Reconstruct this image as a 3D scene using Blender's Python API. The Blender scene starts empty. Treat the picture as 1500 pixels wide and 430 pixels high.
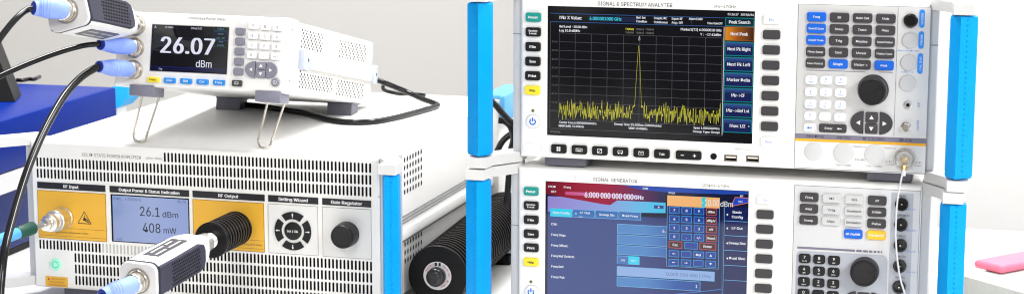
import bpy, bmesh, math, random
from mathutils import Vector, Matrix
random.seed(7)
S = bpy.context.scene
COL = S.collection

# ---------------------------------------------------------------- camera
F_PX, CX, CY = 2909.63, 750.0, 215.0
CAM = Vector((0, 0, .563))
CR = Vector((0.9679449, 0.25115141, 0.00237461))
CU = Vector((-0.04347797, 0.15823863, 0.98644321))
CF = Vector((-0.24737084, 0.95492592, -0.16408583))
cam = bpy.data.cameras.new('camera'); co = bpy.data.objects.new('camera', cam); COL.objects.link(co)
mw = Matrix.Identity(4)
for i in range(3):
    mw[i][0], mw[i][1], mw[i][2], mw[i][3] = CR[i], CU[i], -CF[i], CAM[i]
co.matrix_world = mw
cam.sensor_fit = 'HORIZONTAL'; cam.sensor_width = 36; cam.lens = F_PX / 1500 * 36
cam.clip_start = .05; cam.clip_end = 100
cam.dof.use_dof = True; cam.dof.focus_distance = 2.14; cam.dof.aperture_fstop = 14.0
S.camera = co


def ray(x, y):
    return CF + CR * ((x - CX) / F_PX) - CU * ((y - CY) / F_PX)


def at_depth(x, y, d):            # measured point at a distance d along the view axis
    return CAM + ray(x, y) * d


def at_z(x, y, z):                # measured point lying on a level plane
    r = ray(x, y); return CAM + r * ((z - CAM.z) / r.z)


def at_x(x, y, X):
    r = ray(x, y); return CAM + r * (X / r.x)


def depth(p):
    return (p - CAM).dot(CF)


# ---------------------------------------------------------------- materials
MATS = {}


def srgb(c):
    return tuple((v / 255 / 12.92 if v / 255 <= .04045 else ((v / 255 + .055) / 1.055) ** 2.4) for v in c)


def mat(name, col, rough=.45, metal=0.0, spec=.5, noise=.04, scale=40., bump=0.0, bscale=900., coat=0.0, trans=0.0):
    if name in MATS: return MATS[name]
    m = bpy.data.materials.new(name); m.use_nodes = True
    nt = m.node_tree; b = nt.nodes['Principled BSDF']
    b.inputs['Base Color'].default_value = (*col, 1)
    b.inputs['Roughness'].default_value = rough
    b.inputs['Metallic'].default_value = metal
    b.inputs['Specular IOR Level'].default_value = spec
    if coat: b.inputs['Coat Weight'].default_value = coat; b.inputs['Coat Roughness'].default_value = .08
    if trans: b.inputs['Transmission Weight'].default_value = trans
    if noise or bump:
        tc = nt.nodes.new('ShaderNodeTexCoord')
    if noise:
        n = nt.nodes.new('ShaderNodeTexNoise'); n.inputs['Scale'].default_value = scale; n.inputs['Detail'].default_value = 4
        nt.links.new(tc.outputs['Object'], n.inputs['Vector'])
        mx = nt.nodes.new('ShaderNodeMix'); mx.data_type = 'RGBA'
        mx.inputs['A'].default_value = (*[v * (1 - noise) for v in col], 1)
        mx.inputs['B'].default_value = (*[min(1, v * (1 + noise)) for v in col], 1)
        nt.links.new(n.outputs['Fac'], mx.inputs['Factor'])
        nt.links.new(mx.outputs['Result'], b.inputs['Base Color'])
        mr = nt.nodes.new('ShaderNodeMapRange')
        mr.inputs['To Min'].default_value = max(0, rough - .07); mr.inputs['To Max'].default_value = min(1, rough + .07)
        nt.links.new(n.outputs['Fac'], mr.inputs['Value']); nt.links.new(mr.outputs['Result'], b.inputs['Roughness'])
    if bump:
        n2 = nt.nodes.new('ShaderNodeTexNoise'); n2.inputs['Scale'].default_value = bscale
        nt.links.new(tc.outputs['Object'], n2.inputs['Vector'])
        bp = nt.nodes.new('ShaderNodeBump'); bp.inputs['Strength'].default_value = bump; bp.inputs['Distance'].default_value = .0004
        nt.links.new(n2.outputs['Fac'], bp.inputs['Height']); nt.links.new(bp.outputs['Normal'], b.inputs['Normal'])
    MATS[name] = m
    return m


def glow(name, rgb, k=1.0, rough=.05):
    """A lit pixel colour of a display: black glass in front, light from behind."""
    if name in MATS: return MATS[name]
    m = bpy.data.materials.new(name); m.use_nodes = True
    b = m.node_tree.nodes['Principled BSDF']
    b.inputs['Base Color'].default_value = (.004, .004, .005, 1)
    b.inputs['Roughness'].default_value = rough
    b.inputs['Specular IOR Level'].default_value = .5
    b.inputs['Emission Color'].default_value = (*srgb(rgb), 1)
    b.inputs['Emission Strength'].default_value = k
    MATS[name] = m
    return m


def glow_ramp(name, stops, axis='X', lo=0., hi=1., k=1.0):
    """A display colour that runs from one hue to another across the screen (object x or z)."""
    m = bpy.data.materials.new(name); m.use_nodes = True; nt = m.node_tree
    b = nt.nodes['Principled BSDF']; b.inputs['Base Color'].default_value = (.004, .004, .005, 1); b.inputs['Roughness'].default_value = .05; b.inputs['Specular IOR Level'].default_value = .5
    tc = nt.nodes.new('ShaderNodeTexCoord'); sp = nt.nodes.new('ShaderNodeSeparateXYZ')
    nt.links.new(tc.outputs['Object'], sp.inputs[0])
    mr = nt.nodes.new('ShaderNodeMapRange'); mr.inputs['From Min'].default_value = lo; mr.inputs['From Max'].default_value = hi
    nt.links.new(sp.outputs[axis], mr.inputs['Value'])
    cr = nt.nodes.new('ShaderNodeValToRGB')
    while len(cr.color_ramp.elements) < len(stops): cr.color_ramp.elements.new(.5)
    for e, (p, c) in zip(cr.color_ramp.elements, stops): e.position = p; e.color = (*srgb(c), 1)
    nt.links.new(mr.outputs['Result'], cr.inputs['Fac']); nt.links.new(cr.outputs['Color'], b.inputs['Emission Color'])
    b.inputs['Emission Strength'].default_value = k
    return m


WHITE = mat('white_enamel', (.82, .815, .80), .42, bump=.15, noise=.015)
FRONT = mat('front_enamel', (.77, .765, .75), .42, bump=.12, noise=.015)
MODULE = mat('light_grey_panel', (.60, .595, .59), .45, noise=.02)
MODULE_COOL = mat('cool_grey_panel', (.42, .44, .49), .45, noise=.02)
BRACKET = mat('grey_bracket', (.50, .50, .505), .45, noise=.03)
OFFW = mat('bezel_white', (.81, .80, .78), .38, noise=.015)
AMPF = mat('amplifier_front', (.82, .81, .775), .45, bump=.2, noise=.02)
BLUE = mat('blue_rubber', srgb((0, 152, 228)), .42, spec=.12, noise=.06, scale=60, bump=.3, bscale=700)
BLACKKEY = mat('black_key', (.007, .007, .008), .36, spec=.32, noise=.1)
GREYKEY = mat('dark_grey_key', (.046, .043, .047), .42, spec=.35, noise=.08)
TEAL = mat('teal_key', srgb((0, 140, 130)), .4, noise=.05)
YELLOW = mat('yellow_key', srgb((240, 215, 40)), .4, noise=.03)
BLUEKEY = mat('blue_key', srgb((0, 95, 205)), .38, noise=.04)
CYANKEY = mat('bright_blue_key', srgb((0, 130, 215)), .38, noise=.04)
WHITEKEY = mat('white_key', (.83, .83, .83), .35, noise=.01)
LTKEY = mat('light_grey_key', (.55, .55, .55), .4, noise=.02)
SLATE = mat('slate_plastic', (.13, .13, .165), .5, noise=.05)
LILAC = mat('lilac_plastic', (.50, .54, .66), .45, noise=.03)
MIDSLATE = mat('mid_slate_plastic', (.20, .20, .255), .5, noise=.05)
BLACK = mat('black_plastic', (.005, .005, .006), .42, spec=.16, noise=.1)
CABLE = mat('glossy_black_cable', (.006, .006, .007), .15, spec=.38, noise=.1)
FIN = mat('black_anodised', (.004, .0035, .004), .35, spec=.22, noise=.15)
FINEDGE = mat('bare_fin_edge_highlight', (.09, .077, .07), .4, noise=.3)  # bare metal rims, with their edge highlight painted into the colour
METAL = mat('nickel', (.62, .58, .52), .25, metal=1, noise=.06)
CHROME = mat('chrome', (.80, .79, .77), .30, metal=1, noise=.03)
BRASS = mat('gold_contact', (.80, .52, .14), .3, metal=1, noise=.05)
BOOT = mat('blue_boot', srgb((136, 162, 240)), .5, noise=.05, scale=200)
BOOTIN = mat('boot_mouth', srgb((30, 50, 150)), .5, noise=.05)
HOLE = mat('vent_dark', (.006, .006, .006), .8, noise=0)
HOLEGREY = mat('vent_shallow', (.55, .54, .52), .6, noise=0)
INK = mat('grey_ink', (.045, .045, .05), .6, noise=0)
INKLT = mat('pale_ink', (.14, .14, .145), .6, noise=0)
INKB = mat('black_ink', (.012, .012, .015), .5, noise=0)
INKW = mat('white_ink', (.82, .82, .82), .5, noise=0)
INKBLUE = mat('blue_ink', srgb((40, 120, 210)), .5, noise=0)
INKRED = mat('red_ink', srgb((200, 60, 70)), .5, noise=0)
SEAM_SHADE = mat('seam_and_shade', (.22, .22, .23), .6, noise=0)
AMBER = mat('amber_panel', srgb((226, 172, 52)), .45, noise=.03, scale=25)
BAR = mat('black_label_bar', (.008, .008, .012), .45, noise=.05)
BANDP = mat('purple_grey_band', srgb((118, 114, 132)), .5, noise=.03)
BANDY = mat('yellow_band', srgb((240, 170, 20)), .5, noise=.03)
BLANK = mat('blank_cover', (.50, .50, .50), .35, noise=.01)
PADSLATE = mat('dark_slate_rubber', (.030, .030, .052), .5, spec=.3, noise=.08)
CLEAR = mat('clear_plastic', (.95, .95, .95), .06, trans=.9, noise=0)
CORDW = mat('white_cord', (.62, .62, .64), .4, noise=.02)
AMPSIDE = mat('side_sheet', (.66, .66, .65), .5, noise=.02, bump=.1)
GREENSLV = mat('dark_green_sleeve', srgb((10, 70, 55)), .45, noise=.05)
SKYB = mat('light_blue_cable', srgb((90, 170, 225)), .4, noise=.04)
NAVY = mat('navy_lacquer', srgb((26, 50, 140)), .35, noise=.05, scale=8)
NAVYTOP = mat('deep_blue_lacquer', srgb((4, 42, 138)), .34, spec=.06, noise=.04, scale=8)
NAVYLOW = mat('dark_navy_panel', srgb((8, 34, 100)), .3, spec=.25, noise=.05, scale=8)
CYANP = mat('cyan_panel', srgb((0, 165, 235)), .4, noise=.03)


# ---------------------------------------------------------------- geometry collector
_txt = {}
try:    # the sans face that ships with Blender; its built-in face if that is missing
    import os
    FACE = bpy.data.fonts.load(os.path.join(bpy.utils.system_resource('DATAFILES'), 'fonts', 'Inter.woff2'))
except Exception:
    FACE = None


def glyphs(s, bold):
    k = (s, bold)
    if k not in _txt:
        c = bpy.data.curves.new('t', 'FONT'); c.body = s; c.size = 1; c.resolution_u = 2
        c.fill_mode = 'FRONT'; c.offset = 0
        if FACE: c.font = FACE
        o = bpy.data.objects.new('t', c)
        me = bpy.data.meshes.new_from_object(o)
        vs = [v.co.copy() for v in me.vertices]; fs = [tuple(p.vertices) for p in me.polygons]
        bpy.data.objects.remove(o); bpy.data.curves.remove(c); bpy.data.meshes.remove(me)
        _txt[k] = (vs, fs)
    return _txt[k]


CAPH = max(v.y for v in glyphs('H', 0)[0])


class G:
    def __init__(s):
        s.v, s.f, s.m, s.mats, s.xf = [], [], [], [], None

    def mi(s, m):
        if m not in s.mats: s.mats.append(m)
        return s.mats.index(m)

    def add(s, vs, fs, m):
        o = len(s.v); k = s.mi(m)
        for p in vs:
            p = Vector(p); s.v.append(s.xf @ p if s.xf else p)
        for f in fs: s.f.append(tuple(i + o for i in f)); s.m.append(k)
        return s

    def box(s, x0, x1, y0, y1, z0, z1, m, r=0, seg=2):
        if r <= 0:
            vs = [(x, y, z) for x in (x0, x1) for y in (y0, y1) for z in (z0, z1)]
            return s.add(vs, [(0, 1, 3, 2), (4, 6, 7, 5), (0, 4, 5, 1), (2, 3, 7, 6), (0, 2, 6, 4), (1, 5, 7, 3)], m)
        bm = bmesh.new(); bmesh.ops.create_cube(bm, size=1)
        for v in bm.verts:
            v.co = Vector(((x0 + x1) / 2 + v.co.x * (x1 - x0), (y0 + y1) / 2 + v.co.y * (y1 - y0), (z0 + z1) / 2 + v.co.z * (z1 - z0)))
        bmesh.ops.bevel(bm, geom=bm.edges[:], offset=r, segments=seg, affect='EDGES', profile=.5)
        return s.addbm(bm, m)

    def addbm(s, bm, m):
        bm.verts.ensure_lookup_table(); bm.verts.index_update()
        s.add([v.co.copy() for v in bm.verts], [tuple(v.index for v in f.verts) for f in bm.faces], m); bm.free()
        return s

    def prism(s, pts, y0, y1, m, ch=0, back=True):
        """Outline pts [(x, z)] counter-clockwise seen from the front (-y); extruded from y0 (back) to y1 (front)."""
        n = len(pts)
        cx = sum(p[0] for p in pts) / n; cz = sum(p[1] for p in pts) / n
        rings = [[(x, y0, z) for x, z in pts]]
        if ch > 0:
            rings.append([(x, y1 + ch, z) for x, z in pts])
            w = max(abs(x - cx) for x, z in pts); h = max(abs(z - cz) for x, z in pts)
            kx, kz = 1 - ch / w, 1 - ch / h
            rings.append([(cx + (x - cx) * kx, y1, cz + (z - cz) * kz) for x, z in pts])
        else:
            rings.append([(x, y1, z) for x, z in pts])
        vs = [p for r in rings for p in r]; fs = []
        for a in range(len(rings) - 1):
            for i in range(n):
                j = (i + 1) % n
                fs.append((a * n + i, a * n + j, (a + 1) * n + j, (a + 1) * n + i))
        fs.append(tuple((len(rings) - 1) * n + i for i in range(n)))
        if back: fs.append(tuple(reversed(range(n))))
        return s.add(vs, fs, m)

    def key(s, x, z, w, h, y0, y1, m, r=None, ch=.0006):
        r = min(w, h) * .22 if r is None else r
        return s.prism(rrect(x, z, w, h, r), y0, y1, m, ch)

    def quad(s, x0, z0, x1, z1, y, m):
        return s.add([(x0, y, z0), (x1, y, z0), (x1, y, z1), (x0, y, z1)], [(0, 1, 2, 3)], m)

    def poly(s, pts, y, m):
        return s.add([(x, y, z) for x, z in pts], [tuple(range(len(pts)))], m)

    def line(s, a, b, w, y, m):
        dx, dz = b[0] - a[0], b[1] - a[1]; L = math.hypot(dx, dz) or 1
        nx, nz = -dz / L * w / 2, dx / L * w / 2
        return s.poly([(a[0] - nx, a[1] - nz), (b[0] - nx, b[1] - nz), (b[0] + nx, b[1] + nz), (a[0] + nx, a[1] + nz)], y, m)

    def frame(s, x0, z0, x1, z1, t, y, m):
        s.quad(x0, z0, x1, z0 + t, y, m); s.quad(x0, z1 - t, x1, z1, y, m)
        s.quad(x0, z0 + t, x0 + t, z1 - t, y, m); s.quad(x1 - t, z0 + t, x1, z1 - t, y, m)
        return s

    def disc(s, x, z, r, y, m, n=32, rz=None):
        return s.poly([(x + r * math.cos(6.28318 * i / n), z + (rz or r) * math.sin(6.28318 * i / n)) for i in range(n)], y, m)

    def text(s, t, x, z, cap, y, m, width=None, align='c', bold=.0):
        vs, fs = glyphs(t, 0)
        if not vs: return s
        x0 = min(v.x for v in vs); x1 = max(v.x for v in vs)
        k = cap / CAPH
        kx = width / (x1 - x0) if width else k
        off = {'c': -(x0 + x1) / 2, 'l': -x0, 'r': -x1}[align]
        for n, d in enumerate((-.6 * bold, .6 * bold) if bold else (0,)):      # a heavier weight is two strokes side by side
            s.add([(x + (v.x + off + d) * kx, y - n * .00004, z - cap / 2 + v.y * k) for v in vs], fs, m)
        return s

    def lathe(s, prof, o, ax, m, n=40, cap=True):
        """prof [(t along ax, radius)]"""
        o = Vector(o); ax = Vector(ax).normalized()
        e1 = ax.orthogonal().normalized(); e2 = ax.cross(e1)
        vs, fs = [], []
        for t, r in prof:
            for i in range(n):
                a = 2 * math.pi * i / n
                vs.append(o + ax * t + (e1 * math.cos(a) + e2 * math.sin(a)) * r)
        for k in range(len(prof) - 1):
            for i in range(n):
                j = (i + 1) % n
                fs.append((k * n + i, k * n + j, (k + 1) * n + j, (k + 1) * n + i))
        if cap:
            fs.append(tuple(reversed(range(n)))); fs.append(tuple((len(prof) - 1) * n + i for i in range(n)))
        return s.add(vs, fs, m)

    def tube(s, pts, r, m, n=14, cap=True, smooth=8):
        pts = [Vector(p) for p in pts]
        rr = r if isinstance(r, (list, tuple)) else [r] * len(pts)
        if smooth: pts, rr = catmull(pts, rr, smooth)
        vs, fs = [], []; prev = None
        for i, p in enumerate(pts):
            t = (pts[min(i + 1, len(pts) - 1)] - pts[max(i - 1, 0)]).normalized()
            if prev is None: e1 = t.orthogonal().normalized()
            else:
                e1 = (prev - t * prev.dot(t)).normalized()
            prev = e1; e2 = t.cross(e1)
            for k in range(n):
                a = 2 * math.pi * k / n
                vs.append(p + (e1 * math.cos(a) + e2 * math.sin(a)) * rr[i])
        N = len(pts)
        for i in range(N - 1):
            for k in range(n):
                j = (k + 1) % n
                fs.append((i * n + k, i * n + j, (i + 1) * n + j, (i + 1) * n + k))
        if cap:
            fs.append(tuple(reversed(range(n)))); fs.append(tuple((N - 1) * n + k for k in range(n)))
        return s.add(vs, fs, m)

    def build(s, name, parent=None, flat=False, ang=38):
        me = bpy.data.meshes.new(name); me.from_pydata([tuple(v) for v in s.v], [], s.f)
        for m in s.mats: me.materials.append(m)
        me.polygons.foreach_set('material_index', s.m)
        me.update()
        bm = bmesh.new(); bm.from_mesh(me)
        bmesh.ops.recalc_face_normals(bm, faces=[f for f in bm.faces]) if not flat else None
        bm.to_mesh(me); bm.free()
        if not flat:
            me.polygons.foreach_set('use_smooth', [True] * len(me.polygons)); me.set_sharp_from_angle(angle=math.radians(ang))
        o = bpy.data.objects.new(name, me); COL.objects.link(o)
        if parent: o.parent = parent
        return o


def rrect(x, z, w, h, r, n=4):
    pts = []
    for cx, cz, a0 in ((x + w / 2 - r, z - h / 2 + r, -90), (x + w / 2 - r, z + h / 2 - r, 0), (x - w / 2 + r, z + h / 2 - r, 90), (x - w / 2 + r, z - h / 2 + r, 180)):
        for i in range(n + 1):
            a = math.radians(a0 + 90 * i / n); pts.append((cx + r * math.cos(a), cz + r * math.sin(a)))
    return pts


def catmull(p, r, k):
    q = [p[0] * 2 - p[1]] + p + [p[-1] * 2 - p[-2]]; out, ro = [], []
    for i in range(1, len(q) - 2):
        for j in range(k):
            t = j / k
            out.append(.5 * (2 * q[i] + (q[i + 1] - q[i - 1]) * t + (2 * q[i - 1] - 5 * q[i] + 4 * q[i + 1] - q[i + 2]) * t * t + (3 * q[i] - q[i - 1] - 3 * q[i + 1] + q[i + 2]) * t ** 3))
            ro.append(r[i - 1] * (1 - t) + r[i] * t)
    out.append(p[-1]); ro.append(r[-1])
    return out, ro


def tag(o, label, cat, group=None, kind=None):
    if label: o['label'] = label
    if cat: o['category'] = cat
    if group: o['group'] = group
    if kind: o['kind'] = kind
    return o


def thing(name, matrix, label, cat, group=None):
    o = bpy.data.objects.new(name, None); COL.objects.link(o); o.matrix_world = matrix
    o.empty_display_size = .05
    return tag(o, label, cat, group)


def mat4(Q, o):
    m = Q.to_4x4(); m.translation = o; return m


class Inst:
    """A box-shaped instrument: origin at its front bottom left corner, x right, y back, z up."""
    def __init__(s, name, org, Q, label, cat):
        s.o = Vector(org); s.Q = Q; s.M = mat4(Q, s.o)
        s.root = thing(name, s.M, label, cat)
        s.iC = s.M.inverted() @ CAM; s.iQ = Q.transposed()

    def p(s, x, y, yy=0):         # a point measured on the front: local (x, z) on the plane y = yy
        d = s.iQ @ ray(x, y); t = (yy - s.iC.y) / d.y; q = s.iC + d * t
        return q.x, q.z

    def px(s, x, y):              # on the side plane x = given
        return None

    def side(s, x, y, xx):
        d = s.iQ @ ray(x, y); t = (xx - s.iC.x) / d.x; q = s.iC + d * t
        return q.y, q.z

    def w(s, x, y, z):
        return s.M @ Vector((x, y, z))


def lerp(a, b, t): return (a[0] + (b[0] - a[0]) * t, a[1] + (b[1] - a[1]) * t)


def grid(A, B, C, D, rows, cols):
    """bilinear grid between measured local corner points: top left, top right, bottom left, bottom right"""
    for i in range(rows):
        u = i / (rows - 1) if rows > 1 else 0
        for j in range(cols):
            v = j / (cols - 1) if cols > 1 else 0
            yield i, j, lerp(lerp(A, B, v), lerp(C, D, v), u)


def rotm(a, t, r):
    return Matrix.Rotation(a, 3, 'Z') @ Matrix.Rotation(t, 3, 'X') @ Matrix.Rotation(r, 3, 'Y')


PXM = .000722   # metres for one measured pixel on the right hand stack


def tri(g, x, z, s, d, y, m):
    v = {'u': [(-1, -.8), (1, -.8), (0, .9)], 'd': [(-1, .8), (0, -.9), (1, .8)], 'l': [(-.9, 0), (.8, -1), (.8, 1)], 'r': [(.9, 0), (-.8, 1), (-.8, -1)]}[d]
    g.poly([(x + a * s, z + b * s) for a, b in v], y, m)


def arrow(g, x, z, s, d, y, m):
    ux, uz = {'u': (0, 1), 'd': (0, -1), 'l': (-1, 0), 'r': (1, 0)}[d]
    g.line((x - ux * s, z - uz * s), (x + ux * s * .4, z + uz * s * .4), s * .35, y, m)
    tri(g, x + ux * s * .7, z + uz * s * .7, s * .55, d, y, m)


def knob(name, x, z, r, h, parent, mt=None, dimple=True):
    g = G(); mt = mt or mat('knob_black', (.010, .009, .010), .40, spec=.35, noise=.1)
    prof = [(0, r * 1.0), (h * .25, r * 1.0), (h * .8, r * .95), (h * .93, r * .92), (h, r * .84), (h * 1.0, r * .78), (h * .965, r * .75), (h * .95, r * .4), (h * .95, .0002)]
    g.lathe(prof, (x, 0, z), (0, -1, 0), mt, 56)
    if dimple: g.lathe([(0, r * .13), (.0006, r * .12), (.0007, .0002)], (x + r * .5, -h * .955, z + r * .05), (0, -1, 0), mt, 16)
    g.lathe([(-.0005, r * 1.06), (.0006, r * 1.05), (.0006, r * .9)], (x, 0, z), (0, -1, 0), mat('knob_skirt', (.35, .35, .36), .4), 56)
    return g.build(name, parent)


def sector_key(name, cx, cz, r, a0, a1, rin, flat, yf, m, parent, arrow_d=None):
    pass


def dpad(inst, c, rx, rz, m, yf, gap):
    """Four cursor keys: two half-round ones left and right, two square ones between them."""
    x, z = c
    for d, sg in (('l', -1), ('r', 1)):
        g = G(); pts = []
        x0 = x + sg * (rx * .33 + gap)
        n = 14
        for i in range(n + 1):
            a = -math.pi / 2 + math.pi * i / n
            px_ = x0 + sg * (rx * .67 - gap) * math.cos(a) ; pz = z + rz * math.sin(a)
            pts.append((px_, pz))
        if sg < 0: pts.reverse()
        g.prism(pts, 0, yf, m, .0005)
        tri(g, x + sg * rx * .62, z, rx * .11, d, yf - .00015, INKW)
        g.build('arrow_key', inst.root)
    for d, sg in (('u', 1), ('d', -1)):
        g = G(); h = rz - gap
        g.key(x, z + sg * (h / 2 + gap / 2), rx * .58, h, 0, yf, m, r=.0012, ch=.0005)
        tri(g, x, z + sg * (h / 2 + gap / 2), rx * .11, d, yf - .00015, INKW)
        g.build('arrow_key', inst.root)


def handle(inst, x_edge, sg, z0, z1, gx0, gx1, gy, gd, gz0, gz1, label=None):
    """Strap handle: flange on the cabinet side, arms reaching forward and out, rubber grip bar."""
    g = G(); t = .011
    a0, a1 = sorted((x_edge, x_edge + sg * .009))
    g.box(a0, a1, .004, .055, z0, z1, BRACKET, .0012)
    inner = gx1 if sg < 0 else gx0
    for zz in (gz1 + .0015, gz0 - .0015):
        up = zz > (gz0 + gz1) / 2
        lo, hi = (zz, zz + t) if up else (zz - t, zz)
        # arm as a plan outline swept vertically: from flange to grip
        o = x_edge + sg * .009
        xo = (gx0 + gx1) / 2
        plan = [(x_edge, .004), (x_edge, .03), (o, .03), (xo + sg * .010, gy + gd * .95), (xo + sg * .010, gy + .002), (xo - sg * .010, gy + .002), (inner, gy + gd * .8)]
        n = len(plan)
        s_end, s_in = ((lo - (.003 if up else -.003)), 0)
        vs = [(px_, py, lo) for px_, py in plan] + [(px_, py, hi) for px_, py in plan]
        g.add(vs, [tuple(range(n)), tuple(range(2 * n - 1, n - 1, -1))] + [(i, (i + 1) % n, n + (i + 1) % n, n + i) for i in range(n)], mat('handle_arm', (.66, .66, .655), .45, noise=.03))
    h = g.build('handle', inst.root)
    b = G(); c = .007
    # grip: bar with broad chamfers, softened by rings at the ends
    wd = gx1 - gx0     # main face turned a little outwards, broad bevel on the inner side
    prof = [(gx0, gy + .0125), (gx0 + wd * .60, gy), (gx1 - .0012, gy + .0115), (gx1, gy + .015), (gx1, gy + gd - c), (gx1 - c, gy + gd), (gx0 + c, gy + gd), (gx0, gy + gd - c)]
    if sg > 0: prof = [(gx0 + gx1 - x, y) for x, y in reversed(prof)]
    mx = sum(p[0] for p in prof) / 8; my = sum(p[1] for p in prof) / 8
    rings = [(gz0, .86), (gz0 + .0008, .95), (gz0 + .003, 1), (gz1 - .003, 1), (gz1 - .0008, .95), (gz1, .86)]
    vs = [(mx + (x - mx) * k, my + (y - my) * k, z) for z, k in rings for x, y in prof]; fs = []
    for a in range(len(rings) - 1):
        for i in range(8): fs.append((a * 8 + i, a * 8 + (i + 1) % 8, a * 8 + 8 + (i + 1) % 8, a * 8 + 8 + i))
    fs += [tuple(range(8)), tuple(range(47, 39, -1))]
    b.add(vs, fs, BLUE)
    # small moulded dots on the front face
    for k in range(int((gz1 - gz0) / .0052)):
        for j in range(2):
            b.lathe([(-.003, .0007), (-.0002, .0006), (.0001, .0004), (.00012, .0001)], ((gx0 + gx1) / 2 + (j - .3) * .006, gy + .0026 + .0012 * j, gz0 + .008 + k * .0052), (0, -1, 0), BLUE, 6)
    b.build('grip', h)
    return h


HY = -.050


def hpx(inst, sg, W, z0, z1, x0, x1, yt, yb, xm, gd=.030):
    gx0 = inst.p(x0, xm, HY)[0]; gx1 = inst.p(x1, xm, HY)[0]
    gz1 = inst.p((x0 + x1) / 2, yt, HY)[1]; gz0 = inst.p((x0 + x1) / 2, yb, HY)[1] if yb else .014
    return handle(inst, 0 if sg < 0 else W, sg, z0, z1, gx0, gx1, HY, gd, gz0, gz1)


def panel_holes(g, x0, x1, z0, z1, holes, y, m, depth_, mh=None):
    """front sheet with rectangular holes (kept on a grid of break lines) and inner walls"""
    xs = sorted({x0, x1, *[h[0] for h in holes], *[h[2] for h in holes]}); zs = sorted({z0, z1, *[h[1] for h in holes], *[h[3] for h in holes]})
    for i in range(len(xs) - 1):
        for j in range(len(zs) - 1):
            cx, cz = (xs[i] + xs[i + 1]) / 2, (zs[j] + zs[j + 1]) / 2
            if any(h[0] < cx < h[2] and h[1] < cz < h[3] for h in holes): continue
            g.quad(xs[i], zs[j], xs[i + 1], zs[j + 1], y, m)
    for a, b, c, d in holes:
        g.add([(a, y, b), (c, y, b), (c, y, d), (a, y, d), (a, y + depth_, b), (c, y + depth_, b), (c, y + depth_, d), (a, y + depth_, d)],
              [(0, 1, 5, 4), (1, 2, 6, 5), (2, 3, 7, 6), (3, 0, 4, 7)], mh or m)


def slot_cell(g, cx, cz, cw, chh, sw, sh, y, m, dep, dark):
    """one cell of a vent row: a sheet rectangle with a round-ended slot cut through it"""
    n = 4; r = sw / 2; ring = []
    for a0, oz in ((0, sh / 2 - r), (180, -sh / 2 + r)):
        for i in range(n + 1):
            a = math.radians(a0 + 180 * i / n); ring.append((cx + r * math.cos(a), cz + oz + r * math.sin(a)))
    N = len(ring)
    # corner order: right-top quadrant first
    x0, x1, z0, z1 = cx - cw / 2, cx + cw / 2, cz - chh / 2, cz + chh / 2
    outer = []
    for i, (x, z) in enumerate(ring):
        top = i <= n
        f = (i % (n + 1)) / n
        if top: ox = x1 - (x1 - x0) * f; oz = z1
        else: ox = x0 + (x1 - x0) * f; oz = z0
        outer.append((ox, oz))
    vs = [(x, y, z) for x, z in ring] + [(x, y, z) for x, z in outer] + [(x, y + dep, z) for x, z in ring]
    fs = [(i, (i + 1) % N, N + (i + 1) % N, N + i) for i in range(N)]
    g.add(vs, fs, m)
    g.add([(x, y, z) for x, z in ring] + [(x, y + dep, z) for x, z in ring], [(i, (i + 1) % N, N + (i + 1) % N, N + i) for i in range(N)] + [tuple(range(N, 2 * N))], dark)


# =================================================================== SPECTRUM ANALYZER
AN = Inst('spectrum_analyzer', (-.5190, 2.0382, .2027), Matrix.Identity(3),
          'white spectrum analyzer showing a spiky yellow trace, stacked on the signal generator', 'spectrum analyzer')
W_, H_, D_ = .4257, .1742, .44
R = AN.root


def T(g, inst, s, x, y, cap, m, yy=-.0003, width=None, align='c', bold=.0, k=PXM):
    u, v = inst.p(x, y, yy)
    g.text(s, u, v, cap * k, yy, m, width * k if width else None, align, bold)


def cabinet(inst, W, H, D, side_mat=WHITE):
    g = G(); g.box(.001, W - .001, .02, D, .001, H - .001, side_mat, .003)
    g.build('body', inst.root)


def front_bezel(inst, W, H, holes):
    """front frame with a screen opening, its edge rolled back to the cabinet"""
    g = G(); r = .004
    x0, x1, z0, z1 = r, W - r, r, H - r
    panel_holes(g, x0, x1, z0, z1, holes, 0, OFFW, .0025, BLACK)
    prev = (x0, x1, z0, z1, 0)
    for a in (22.5, 45, 67.5, 90):
        s, c = math.sin(math.radians(a)), math.cos(math.radians(a))
        cur = (r - r * s, W - r + r * s, r - r * s, H - r + r * s, r - r * c)
        ring(g, prev, cur, OFFW); prev = cur
    cur = (0, W, 0, H, .024); ring(g, prev, cur, OFFW)
    ring(g, cur, (.004, W - .004, .004, H - .004, .024), OFFW)
    o = g.build('front_panel', inst.root)
    return o


def ring(g, a, b, m):
    A = [(a[0], a[4], a[2]), (a[1], a[4], a[2]), (a[1], a[4], a[3]), (a[0], a[4], a[3])]
    B = [(b[0], b[4], b[2]), (b[1], b[4], b[2]), (b[1], b[4], b[3]), (b[0], b[4], b[3])]
    g.add(A + B, [(i, (i + 1) % 4, 4 + (i + 1) % 4, 4 + i) for i in range(4)], m)


def label_key(inst, name, x, y, w, h, m, txt=None, ink=INKW, yf=-.003, cap=3.2, tw=None, k=PXM, bold=.05, r=None, lines=None, y0=.0005):
    g = G(); u, v = inst.p(x, y, yf)
    g.key(u, v, w * k, h * k, y0, yf, m, r=r)
    if txt:
        rows = txt.split('|')
        for i, t in enumerate(rows):
            dz = ((len(rows) - 1) / 2 - i) * cap * 1.45 * k
            g.text(t, u, v + dz, cap * k, yf - .00015, ink, None if tw is None else tw * k * len(t) / max(len(q) for q in rows), 'c', bold)
    return g.build(name, inst.root), (u, v)


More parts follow.
